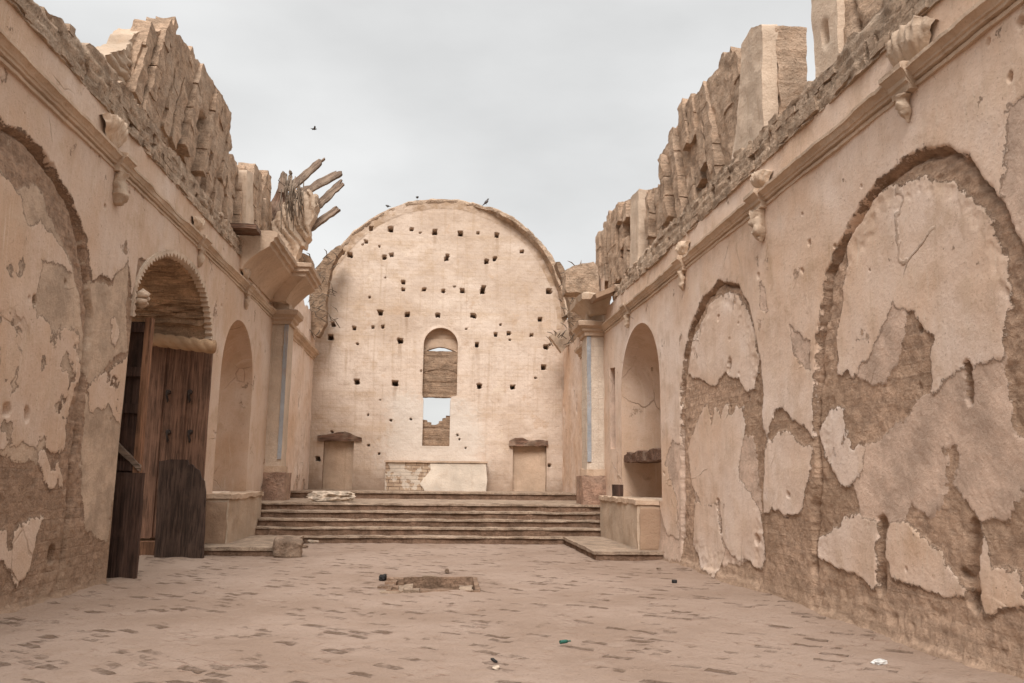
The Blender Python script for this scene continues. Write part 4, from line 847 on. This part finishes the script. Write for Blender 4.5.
timber('second splintered timber from the top, its ragged end split in two prongs', (303, 192), (342, 169), 22.0, 22.2, .24, .19, 2)
timber('third splintered timber from the top, reaching farthest from the plaster cove', (312, 209), (345.5, 182), 21.9, 21.9, .23, .18, 3)
timber('lowest of the splintered timbers, bent upward to a blunt end', (305, 231), (340.5, 207), 22.0, 22.0, .20, .17, 4)
timber('reddish timber leaning back along the rear edge of the plaster cove', (267, 226), (287, 176), 22.3, 22.8, .36, .26, 5, M['timber_h'])
timber('short thin splinter standing upright between the reddish timber and the topmost plank', (288, 190), (292, 169), 22.1, 22.1, .07, .03, 6, M['straw'])
timber('short ragged stump of plank against the upper left of the plaster cove', (281, 192), (282.5, 170), 22.4, 22.4, .20, .16, 7)
# hanging roof wreck on both shoulders of the end wall
def wreck(label, pts, Y, thick, seed, twigs, box, mat):
    r = fragment('roof_wreck', label, facing(Y), pts, thick, seed, groove=False, mat=mat, depth=.2, res=.07)
    r['category'] = 'roof wreckage'; r['group'] = 'collapsed roof remains at the ends of the curved wall'
    g = Geo(); rr = random.Random(seed)
    for k in range(twigs):
        x, zz = atY(rr.uniform(box[0], box[2]), rr.uniform(box[1], box[3]), Y-.3); a = rr.uniform(.2, 1.3); L = rr.uniform(.15, .5)
        d = np.array([math.cos(a)*rr.choice((-1, 1)), rr.uniform(-.4, .2), math.sin(a)*rr.choice((1, 1, -.8))]); p = np.array([x, Y-.25+rr.uniform(-.1, .1), zz])
        g.add(*tube([p-d*L*.5, p+d*L*.1+.03, p+d*L*.5], [.012, .018, .006], 5))
    g.build('twig_tangle', M['straw'], r); return r
wreck('collapsed roof edge with twigs at the left shoulder of the curved wall', [(309, 300), (312, 283), (317, 268), (324, 258), (331, 250), (340, 244), (343, 248), (336, 258), (331, 268), (329, 280), (326, 300), (326, 322), (318, 338), (310, 330)], 26.9, .5, 371, 40, (309, 248, 335, 335), M['dark_adobe'])
wreck('stacked bricks of the left vault corner above the pale moulded cornice', [(297, 273), (297, 254), (304, 253), (311, 257), (312, 272)], 22.6, .5, 373, 3, (298, 254, 310, 260), M['crest'])
wreck('torn roof fringe hanging at the right shoulder of the curved wall', [(556, 262), (560, 262), (566, 272), (571, 280), (576, 290), (582, 292), (583, 312), (580, 330), (574, 342), (571, 330), (570, 305), (567, 290)], 24.5, .45, 375, 30, (560, 262, 582, 340), M['dark_adobe'])
wreck('broken plaster flap hanging beneath the torn fringe on the right', [(549, 336), (558, 331), (567, 329), (573, 333), (571, 342), (565, 349), (561, 353), (556, 345)], 26.6, .3, 377, 8, (550, 332, 570, 345), M['block'])

# ------------------------------------------------------------------ floor, ground, steps
def floor_material():
    g = NT('dusty_brick_floor', .95, .1); P = g.obj(); nL = g.noise(P, .45, 6, .6); nM = g.noise(P, 1.6, 6, .62); nA = g.noise(P, 6.5, 7, .65); nB = g.noise(P, 34, 5, .65)
    wob = g.n('ShaderNodeVectorMath', {'operation': 'ADD'}, _0=P, _1=g.n('ShaderNodeVectorMath', {'operation': 'SCALE'}, _0=g.n('ShaderNodeTexNoise', Vector=P, Scale=5., Detail=5., Roughness=.55).outputs['Color'], Scale=.11).outputs[0]).outputs[0]
    def brick(rot):
        return g.n('ShaderNodeTexBrick', Vector=g.map(wob, rot=(0, 0, rot)), Scale=1., Mortar_Size=.035, Mortar_Smooth=.9, Brick_Width=.30, Row_Height=.155, Color1=(0, 0, 0), Color2=(1, 1, 1), Mortar=(0, 0, 0))
    b = brick(R(38)); bv = g.n('ShaderNodeSeparateColor', _0=b.outputs['Color']).outputs[0]
    worn = g.math('ADD', bv, g.math('ADD', g.math('MULTIPLY', g.math('SUBTRACT', nM, .5), .55), g.math('MULTIPLY', g.math('SUBTRACT', nA, .5), .95)))
    pit = g.math('MULTIPLY', g.rng(worn, .78, 1.10), g.math('SUBTRACT', 1., b.outputs['Fac']))
    joint = g.math('MULTIPLY', g.rng(b.outputs['Fac'], .6, 1.), g.rng(g.math('ADD', g.math('MULTIPLY', nM, .5), g.math('MULTIPLY', nA, .5)), .52, .74))
    tread = g.attr('wall')
    c = g.mix(g.rng(nL, .35, .65), (.27, .192, .145), (.325, .24, .188)); c = g.mix(g.rng(nA, .55, .75, 0, .5), c, (.285, .2, .145)); c = g.mix(g.rng(nM, .55, .72, 0, .45), c, (.35, .265, .21))
    c = g.mix(g.rng(nB, .62, .74, 0, .45), c, (.24, .165, .12)); c = g.mix(g.rng(tread, 0, 1, 0, .5), c, (.30, .205, .145))
    c = g.mix(g.math('MULTIPLY', pit, .85), c, g.mix(g.rng(nB, .3, .7), (.105, .066, .045), (.165, .108, .076))); c = g.mix(g.math('MULTIPLY', joint, .55), c, (.19, .10, .07))
    h = g.math('ADD', g.math('MULTIPLY', pit, -1.), g.math('ADD', g.math('MULTIPLY', joint, -.6), g.math('ADD', g.math('MULTIPLY', nA, .7), g.math('MULTIPLY', nB, .25))))
    return g.done(c, g.bump(h, .035, .9))
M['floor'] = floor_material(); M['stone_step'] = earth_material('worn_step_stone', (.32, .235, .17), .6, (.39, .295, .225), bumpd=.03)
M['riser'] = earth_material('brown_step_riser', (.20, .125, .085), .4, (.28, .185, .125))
gl = bpy.data.meshes.new('ground'); gl.from_pydata([(-1500, -1500, -.6), (1500, -1500, -.6), (1500, 1500, -.6), (-1500, 1500, -.6)], [], [(0, 1, 2, 3)]); gl.materials.append(M['rock'])
tag(COL.objects.link(bpy.data.objects.new('ground', gl)) or bpy.data.objects['ground'], kind='structure')
pit = np.array([(-.46, 12.62), (-.52, 11.22), (.60, 11.18), (.63, 12.6)])
U = np.arange(-5.2, 5.2, .035); V_ = ramp_axis(-3., 19.4, lambda a: .12 if a < 4.5 else .035 if a < 14 else .05)
u, v, F, B = grid_cut(U, V_, lambda a, b: ~inside(pit, a, b), [pit])
dl = np.minimum(u-(XL+AL*v), (XR+AR*v)-u)
h = .022*n2(u, v, .5, 3, 3)+.013*n2(u, v, 2.2, 4, 4)+.007*n2(u, v, 9, 3, 5)+.05*np.exp(-np.maximum(dl, 0)/.25)*(.6+n2(u, v, 1.2, 3, 6))
dp_ = pdist(pit, u, v); h += .03*np.exp(-(dp_/.12)**2)*(.4+1.3*n2(u, v, 3, 3, 8))
tag(mesh('floor', np.stack([u, v, h], -1), F, M['floor'], attrs={'wall': np.exp(-np.maximum(dl, 0)/.35)}), kind='structure')
fo = empty('floor_opening', (.07, 12, -.3), 'shallow rectangular brick-lined pit sunk in the middle of the dusty floor', 'floor pit')
g = Geo(); pc = np.vstack([pit, pit[:1]])
for a, b, i in zip(pc[:-1], pc[1:], range(4)):
    d = b-a; L = np.linalg.norm(d); d /= L; nrm = np.array([d[1], -d[0]]) if np.cross(d, pit.mean(0)-a) < 0 else np.array([-d[1], d[0]])
    fr = Frame((*a, 0), (*d, 0), (0, 0, 1), (*nrm, 0)); V, F, _ = slab([(-.05, -.42), (L+.05, -.42), (L+.05, .022), (-.05, .022)], fr, .06, .04, lambda p, q: .01*n2(p, q, 5, 3, i)-.02*sstep(.7, .95, np.abs((q/.10 % 1)-.5)*2), amp=.02, freq=6, seed=60+i); g.add(V, F)
g.build('brick_lining', M['brick_brown'], fo, sharp=60)
rbox('pit_bottom', M['rock'], fo, -.6, .75, 11.1, 12.7, -.5, -.30, .06, .02, 5, 66)
rbox('brick_step', M['brick_brown'], fo, -.24, .42, 12.0, 12.5, -.32, -.12, .04, .02, 6, 67); rbox('dusty_ledge', M['stone_step'], fo, -.50, -.245, 11.7, 12.55, -.32, -.07, .05, .04, 5, 68); rbox('dusty_ledge', M['stone_step'], fo, .425, .61, 11.8, 12.5, -.32, -.08, .05, .03, 5, 69)

rr = random.Random(9)
for k in range(7):
    e = (0, 1, 3)[k % 3]; a_, b_ = pit[e], pit[(e+1) % 4]; q = a_+(b_-a_)*rr.uniform(.05, .95); o_ = (q-pit.mean(0)); q = q+o_/np.linalg.norm(o_)*rr.uniform(.03, .12); l = rr.uniform(.07, .15)
    ro = rbox('rim_brick', M['stone_step'] if k % 3 else M['brick_brown'], fo, q[0]-l, q[0]+l, q[1]-.06, q[1]+.06, -.06, rr.uniform(.01, .045), .035, .03, 7, 700+k)
st = empty('stone_steps', (.1, 19.5, 0), 'broad flight of five worn steps climbing to the sanctuary', 'steps')
for k in range(5):
    y0 = 19.02+.31*k; z1 = .17*(k+1)
    V, F, uzv = slab([(-4.3, y0), (4.3, y0), (4.3, y0+(.5 if k < 4 else .62)), (-4.3, y0+(.5 if k < 4 else .62))], up(z1), .05, .06, lambda p, q: -.05*np.maximum(0, n2(p, q, 1.3, 4, 70+k))+.016*n2(p, q, 5, 3, k)-.04*sstep(.09, .0, q-y0)*np.maximum(0, n2(p, q*0, 3, 4, 75+k)+.1), amp=(.012, .05, .012), freq=3, seed=70+k)
    s_ = mesh('step', V, F, M['stone_step'], st, sharp=50)
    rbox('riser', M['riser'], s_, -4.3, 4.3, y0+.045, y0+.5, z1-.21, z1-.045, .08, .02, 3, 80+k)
U = np.arange(-4.6, 4.7, .06)
def sheet(name, x0, x1, y0, y1, z, mat, amp, seed):
    u, v, F, B = grid_cut(np.arange(x0, x1+.05, .06), np.arange(y0, y1+.05, .06), lambda a, b: a < 1e9, [])
    return tag(mesh(name, np.stack([u, v, z+amp*n2(u, v, 1., 4, seed)+.01*n2(u, v, 5, 3, seed+1)], -1), F, mat, attrs={'wall': 0*u}), kind='structure')
sheet('sanctuary_floor', -4.4, 4.5, 20.75, 24.5, .845, M['stone_step'], .015, 90)
sheet('upper_sanctuary_floor', -4.3, 4.6, 24.38, 28.2, 1.03, M['stone_step'], .015, 92)
hs = empty('altar_step', (.1, 24.35, .85), 'single low stone step crossing the sanctuary before the altar block', 'step')
V, F, _ = slab([(-4.05, 24.2), (4.3, 24.2), (4.3, 24.6), (-4.05, 24.6)], up(1.05), .05, .06, lambda p, q: .015*n2(p, q, 2, 4, 93), amp=(.01, .04, .008), freq=2.5, seed=94); mesh('tread', V, F, M['stone_step'], hs, sharp=50)
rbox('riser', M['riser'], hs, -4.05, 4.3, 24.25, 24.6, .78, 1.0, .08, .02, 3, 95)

def platform(label, x0, x1, y0, y1, z, seed):
    r = empty('low_platform', ((x0+x1)/2, y0, 0), label, 'platform', 'low platforms flanking the foot of the steps')
    V, F, _ = slab([(x0, y0), (x1, y0), (x1, y1), (x0, y1)], up(z), .06, .06, lambda p, q: .018*n2(p, q, 1.6, 4, seed), amp=(.02, .025, .008), freq=3, seed=seed); mesh('paving', V, F, M['stone_step'], r, sharp=50)
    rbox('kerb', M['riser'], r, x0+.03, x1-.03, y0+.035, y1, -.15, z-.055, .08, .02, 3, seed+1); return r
platform('low paved platform on the left at the foot of the steps, behind the loose boulder', -4.75, -2.82, 15.95, 19.05, .165, 96)
platform('low paved platform on the right under the niche plinth, its corner sharp', 3.0, 4.6, 15.35, 19.05, .165, 98)
def plinth(label, x0, x1, y0, y1, z1, seed, sgn):
    r = empty('niche_plinth', ((x0+x1)/2, y0, .16), label, 'plinth', 'plastered plinths below the wall niches')
    V, F, _ = slab([(x0, y0), (x1, y0), (x1, y1), (x0, y1)], up(z1), z1-.12, .07, lambda p, q: .02*n2(p, q, 3, 3, seed), amp=.03, freq=3, seed=seed); mesh('masonry', V, F, M['block'], r, sharp=50)
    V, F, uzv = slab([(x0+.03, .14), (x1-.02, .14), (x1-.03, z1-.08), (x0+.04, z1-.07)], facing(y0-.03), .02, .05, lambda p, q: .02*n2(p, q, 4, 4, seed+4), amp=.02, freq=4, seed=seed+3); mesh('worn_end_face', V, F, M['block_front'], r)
    V, F, _ = slab([(x0-.03, y0-.04), (x1+.03, y0-.04), (x1+.03, y1), (x0-.03, y1)], up(z1+.06), .09, .06, lambda p, q: .02*n2(p, q, 3, 3, seed+7), amp=.035, freq=4, seed=seed+6); mesh('top_ledge', V, F, M['plaster_pink'], r, sharp=50)
    return r
plinth('plastered plinth under the left niche beside the blackened board', -4.55, -3.96, 16.8, 20.0, 1.04, 110, 1)
plinth('plastered plinth under the right niche standing on its platform', 3.94, 4.5, 15.8, 19.4, 1.03, 120, -1)
# shelf and box in the right niche
a, b = RIGHT.uz(661, 455), RIGHT.uz(625.5, 455)
sh_ = put_slab('broken_shelf', M['timber_h'], None, [(0, 0), (3.0, 0), (3.0, .16), (2.6, .22), (2.2, .15), (1.7, .25), (1.1, .17), (.6, .24), (0, .18)], Frame(RIGHT.P(15.66, 1.86, -.02), RIGHT.eu, RIGHT.ez, RIGHT.n), .7, .05, lambda p, q: .08*n2(p*2, q, 2, 3, 9), amp=.04, freq=5, seed=130)
tag(sh_, 'broken dark timber shelf across the right wall niche', 'shelf')
bx = RIGHT.uz(628.5, 492); ob_ = rbox('dark_box', M['door_dark'], None, 4.02, 4.22, 18.2, 18.45, 1.10, 1.36, .04, .012, 5, 131); tag(ob_, 'small dark wooden box standing on the right plinth', 'box')

# ------------------------------------------------------------------ wooden doors in the left doorway
def door_leaf(label, cat_mat, x0, x1, Y, z0, z1, rails, nplank, post, seed, ang=0.):
    r = empty('door_leaf', (x1, Y, z0), label, 'door', 'old wooden leaves of the side doorway')
    w = (x1-x0)/nplank
    for k in range(nplank):
        a = x0+w*k
        p = rbox('plank', M['door'] if cat_mat else M['door_dark'], r, a+.008, a+w-.008, Y-.03-.01*(k % 2), Y+.04, z0+.01*k, z1, .16, .012, 2.5, seed+k)
        if k: 
            g = Geo(); g.add(*box_geo(a-.022, a+.022, Y-.062, Y-.02, z0+.03, z1-.02, .2)); g.jitter(.006, 4).build('batten', M['door'], p, smooth=False)
    for z in rails:
        rbox('rail', M['door_dark'] if not cat_mat else M['door'], r, x0+.02, x1-.04, Y-.075, Y-.03, z-.07, z+.07, .15, .01, 3, seed+20)
    if post: rbox('post', M['post'], r, x1-.06, x1+.03, Y-.08, Y+.03, z0, z1+.05, .16, .012, 2, seed+30)
    return r
zt = atY(152, 322, 12.75)[1]
d1 = door_leaf('near door leaf of dark panels with an orange edge post, standing open into the nave', False, -5.5, -4.33, 12.75, .02, zt, (1.6, 2.45, 3.0, zt-.1), 3, True, 140)
d1.rotation_euler = (0, 0, R(-7))
b0, b1 = (-4.62, 1.9), (-4.33, 1.62)
put_slab('broken_brace', M['timber'], d1, [(-4.75, 1.93), (-4.28, 1.52), (-4.26, 1.60), (-4.72, 2.02)], facing(12.64), .05, .05, amp=.01, freq=5)
rbox('kick_board', M['door_dark'], d1, -4.75, -4.20, 12.60, 12.68, .0, 1.5, .12, .025, 3, 145)
YD = 16.25; xr = atY(206, 450, YD)[0]; z_t = atY(185, 345, YD)[1]; z_b = atY(175, 539, YD)[1]
d2 = door_leaf('tall far door leaf of three reddish brown planks with iron studs', True, xr-1.75, xr, YD, z_b, z_t, (), 4, False, 150)
for px in (168, 190):
    for py in (392, 432):
        x, z = atY(px, py, YD-.06); g = Geo(); g.add(*tube([(x, YD-.03, z), (x, YD-.075, z), (x, YD-.085, z)], [.05, .045, .01], 10)); g.add(*tube([(x, YD-.075, z-.0), (x-.02, YD-.07, z-.06), (x+.01, YD-.07, z-.16), (x, YD-.06, z-.2)], [.02, .02, .022, .01], 6))
        g.build('iron_stud', M['iron'], d2)
rbox('threshold_block', M['post'], None, -5.7, -4.55, 15.9, 16.25, -.1, z_b-.03, .08, .02, 3, 157); tag(bpy.data.objects['threshold_block'], 'orange brown block lying under the far door leaf', 'block')
x0, z0_ = atY(153, 338, 15.95); x1, z1_ = atY(211.5, 346, 15.75)
n = 140; tt = np.linspace(0, 1, n); path = np.stack([x0-.5+(x1+.05-x0+.5)*tt, 15.95-.2*tt, z0_+.03+(z1_-z0_-.05)*tt], -1)
V, F = tube(path, .115, 24); V = V.reshape(n, 24, 3); ctr = path[:, None]
th = np.linspace(0, 2*math.pi, 24, endpoint=False)[None]; k = 1+.26*np.abs(np.sin(th*1.5+tt[:, None]*24))-.1; V = ctr+(V-ctr)*k[..., None]
o = mesh('carved_beam', rough(V.reshape(-1, 3), .01, 6, 5), F, M['rope']); tag(o, 'beam carved like a twisted rope over the far door leaf', 'beam')
# blackened board
YS = 15.5; bp = [atY(*q, YS) for q in [(154, 559), (156, 506), (157, 480), (157.5, 461), (168, 459), (186, 459.5), (187, 465), (190.5, 463.5), (194, 468), (198, 470), (199.5, 477), (203, 481), (204.5, 492), (204, 520), (203, 560)]]
o = put_slab('blackened_board', M['slabwood'], None, dens(bp, .06), Frame((0, YS, 0), (1, 0, 0), (0, .05, 1), (0, -1, .05)), 07e-2, .03, lambda p, q: .012*n2(p, q, 3, 4, 5), amp=.008, freq=4, seed=161); tag(o, 'tall blackened board with a broken corner leaning across the doorway', 'board')
# ------------------------------------------------------------------ loose things
def rock(name, label, cat, c, size, seed, mat, amp=.25, group=None, square=.6):
    me = bpy.data.meshes.new(name); import bmesh
    bm = bmesh.new(); bmesh.ops.create_icosphere(bm, subdivisions=4, radius=1)
    V = np.array([v.co[:] for v in bm.verts]); F = [[v.index for v in f.verts] for f in bm.faces]; bm.free()
    p = 2+6*square; q = V/(np.abs(V)**p).sum(1)[:, None]**(1/p)
    q = q*(1+amp*fbm(V+seed, 1.6, 4, seed))[:, None]*np.array(size)/2; q[:, 2] -= q[:, 2].min()+.02
    me.from_pydata(q.tolist(), [], F); me.polygons.foreach_set('use_smooth', [True]*len(F)); me.set_sharp_from_angle(angle=R(28)); me.materials.append(mat)
    o = bpy.data.objects.new(name, me); COL.objects.link(o); o.location = c; o.rotation_euler = (0, 0, seed*.7); return tag(o, label, cat, group)
gx, gy = ground(286, 557); o = rock('boulder', 'squarish loose boulder in front of the left platform', 'boulder', (gx, gy, 0), (.50, .42, .36), 3, M['rock'], .22, square=.75); o.rotation_euler = (.1, .08, .25)
gx, gy = ground(337, 500, .85); g = Geo(); o = rock('pale_sack', 'flat pale heap like a sack lying on the top step', 'sack', (gx, 21.3, .85), (.95, .45, .24), 5, M['pale_rock'], .8, square=.1); o.rotation_euler = (0, 0, .05)
for k, (q, s, lab, mat, cat) in enumerate([((383, 580), (.16, .10, .08), 'black crumpled scrap beside the left end of the floor pit', 'black', 'scrap'), ((447, 573), (.06, .06, .07), 'small dark pebble behind the floor pit', 'rock', 'pebble'),
        ((674.5, 583), (.07, .06, .05), 'dark pebble on the floor beyond the right platform corner', 'black', 'pebble'), ((880, 664), (.13, .08, .04), 'white crumpled scrap near the right wall foot', 'white_scrap', 'scrap'),
        ((838, 621.5), (.05, .04, .03), 'tiny pale pebble close to the right wall foot', 'white_scrap', 'pebble'), ((494, 660), (.13, .03, .015), 'dark curved chip on the floor before the pit', 'black', 'chip'),
        ((555, 543), (.10, .06, .04), 'white rubble scrap at the inner corner of the right platform', 'white_scrap', 'scrap'), ((314, 543), (.30, .18, .08), 'pale rubble heap at the inner corner of the left platform', 'pale_rock', 'rubble'),
        ((304, 548), (.16, .10, .07), 'brown stone chip between the boulder and the steps', 'rock', 'chip'), ((496, 667), (.10, .05, .015), 'pale flake of plaster on the foreground floor', 'pale_rock', 'flake'), ((659, 569), (.08, .05, .03), 'brown chip in front of the right platform', 'rock', 'chip')]):
    gx, gy = ground(*q); rock(cat+'_piece' if cat == 'scrap' else cat, lab, cat, (gx, gy, .01), s, k+11, M[mat], .4, square=.3)
gx, gy = ground(249, 552); g = Geo()
g.add(*tube([(-.14, 0, .03), (.0, .03, .05), (.16, -.02, .03)], [.035, .05, .03], 8)); g.add(*tube([(-.05, -.04, .05), (.06, -.05, .07), (.14, .02, .05)], [.02, .03, .015], 8))
V, F = g.jitter(.03, 9).out(); o = mesh('orange_scrap', V, F, M['orange']); o.location = (gx, gy, .01); tag(o, 'orange scrap of litter lying against the left platform kerb', 'litter')
gx, gy = ground(571, 646.5); o = mesh('green_bottle', *tube([(0, 0, 0), (.005, 0, 0), (.13, 0, 0), (.16, 0, 0), (.185, 0, 0), (.225, 0, 0), (.235, 0, 0)], [.012, .034, .034, .028, .014, .013, .015], 16), M['green_glass'], sharp=40); o.location = (gx-.1, gy, .038); o.scale = (.5, .5, .5); o.rotation_euler = (0, 0, .5); tag(o, 'green glass bottle lying on the open floor', 'bottle')
# birds
def bird(label, c, L, rot, mat, pose='perch', seed=0):
    up_ = .75 if pose == 'upright' else .25 if pose == 'perch' else 0
    g = Geo(); ax = np.array([math.cos(up_), 0, math.sin(up_)]); nrm = np.array([-math.sin(up_), 0, math.cos(up_)])
    prof = [(-.75, .02), (-.55, .05), (-.38, .07), (-.25, .13), (-.05, .20), (.12, .21), (.26, .16), (.34, .115), (.42, .12), (.50, .10), (.555, .05), (.60, .03), (.68, .006)]
    V, F = tube([ax*a+nrm*(.10 if a > .3 else 0)*1. for a, r in prof], [r for a, r in prof], 12, squash=.95); V[:, 2] += 0
    k = V @ ax < -.35; V[k, 1] *= 1.6; g.add(V, F)
    if pose == 'fly':
        for s in (-1, 1):
            W = [(.22, 0), (-.12, 0), (-.18, .45), (-.22, 1.0), (-.02, 1.05), (.20, .55)]
            g.add([(a, s*(b+.1), .04+.16*b+d) for d in (0, .03) for a, b in W], [[0, 1, 2, 5], [5, 2, 3, 4], [6, 11, 8, 7], [11, 10, 9, 8], [0, 6, 7, 1], [1, 7, 8, 2], [2, 8, 9, 3], [3, 9, 10, 4], [4, 10, 11, 5], [5, 11, 6, 0]])
    else:
        for s in (-1, 1): g.add(*tube([(0, s*.07, -.12), (.02, s*.08, -.3), (.06, s*.08, -.36)], [.03, .018, .02], 6))
    V, F = g.out(); V = V*L*.48; V[:, 2] -= V[:, 2].min() if pose != 'fly' else 0
    o = mesh('bird', V, F, M[mat], sharp=60); o.location = c; o.rotation_euler = (0, 0, rot); return tag(o, label, 'bird', 'birds about the ruin')
def on_arch(x):
    x0 = BACK.uz(x, 205)[0]; return (x0, YB-.02, BC[1]+math.sqrt((BR+.06)**2-(x0-BC[0])**2)-.0)
bird('dark bird perched left of the crown of the curved wall', on_arch(417), .42, 1.2, 'bird'); bird('tall grey bird standing upright right of the crown of the curved wall', on_arch(486), .55, -.3, 'grey_bird', 'upright')
bird('low dark bird sitting on the left slope of the curved wall', on_arch(388), .38, 2.6, 'bird')
x, z = atY(314, 129, 24); bird('bird flying alone in the grey sky above the timbers', (x, 24, z), .30, .4, 'bird', 'fly')
bu, bz_ = LEFT.uz(254, 175); p = LEFT.P(bu, bz_, -.2); bird('dark bird perched on the smaller vault stump of the left wall', tuple(p), .36, 2.9, 'bird')

# ------------------------------------------------------------------ light
w = bpy.data.worlds.new('World'); scene.world = w; w.use_nodes = True; t = w.node_tree; bg = t.nodes['Background']
SUN_EL, SUN_AZ = 44., 190.          # azimuth clockwise from +Y: behind the camera, to its left
sky = t.nodes.new('ShaderNodeTexSky'); sky.sky_type = 'NISHITA'; sky.sun_disc = False; sky.sun_elevation = R(SUN_EL); sky.sun_rotation = R(SUN_AZ); sky.dust_density = 4; sky.air_density = 1.2
tc = t.nodes.new('ShaderNodeTexCoord'); sp = t.nodes.new('ShaderNodeSeparateXYZ'); t.links.new(tc.outputs['Generated'], sp.inputs[0])
mp = t.nodes.new('ShaderNodeMapping'); mp.inputs['Scale'].default_value = (1, 1, 2.4); t.links.new(tc.outputs['Generated'], mp.inputs[0])
nz = t.nodes.new('ShaderNodeTexNoise'); nz.inputs['Scale'].default_value = 1.6; nz.inputs['Detail'].default_value = 6; nz.inputs['Roughness'].default_value = .5; t.links.new(mp.outputs[0], nz.inputs['Vector'])
cr = t.nodes.new('ShaderNodeMapRange'); cr.inputs[1].default_value = .3; cr.inputs[2].default_value = .7; cr.inputs[3].default_value = .78; cr.inputs[4].default_value = 1.2; t.links.new(nz.outputs['Fac'], cr.inputs[0])
# overcast: brighter towards the zenith
el = t.nodes.new('ShaderNodeMapRange'); el.interpolation_type = 'SMOOTHSTEP'; el.inputs[1].default_value = .5; el.inputs[2].default_value = 1.; el.inputs[3].default_value = 1.; el.inputs[4].default_value = 3.3; t.links.new(sp.outputs[2], el.inputs[0])
mu = t.nodes.new('ShaderNodeMath'); mu.operation = 'MULTIPLY'; t.links.new(cr.outputs[0], mu.inputs[0]); t.links.new(el.outputs[0], mu.inputs[1])
vm = t.nodes.new('ShaderNodeVectorMath'); vm.operation = 'SCALE'; vm.inputs[0].default_value = (4.35, 4.35, 4.3); t.links.new(mu.outputs[0], vm.inputs['Scale'])
mx = t.nodes.new('ShaderNodeMix'); mx.data_type = 'RGBA'; mx.inputs[0].default_value = .95; t.links.new(sky.outputs[0], mx.inputs[6]); t.links.new(vm.outputs[0], mx.inputs[7])
t.links.new(mx.outputs[2], bg.inputs['Color']); bg.inputs['Strength'].default_value = .1
sd = bpy.data.lights.new('sun', 'SUN'); sd.energy = 1.9; sd.angle = R(26); sd.color = (1, .955, .92); so = bpy.data.objects.new('sun', sd); COL.objects.link(so)
d = Vector((math.sin(R(SUN_AZ))*math.cos(R(SUN_EL)), math.cos(R(SUN_AZ))*math.cos(R(SUN_EL)), math.sin(R(SUN_EL)))); so.rotation_euler = d.to_track_quat('Z', 'Y').to_euler()
vs = scene.view_settings; vs.view_transform = 'Standard'; vs.look = 'None'; vs.gamma = 1; vs.use_curve_mapping = False; vs.exposure = .80
scene.render.engine = 'CYCLES'; c = scene.cycles; c.use_denoising = True; c.max_bounces = 6; c.diffuse_bounces = 4; c.glossy_bounces = 2; c.transmission_bounces = 2; c.use_adaptive_sampling = True
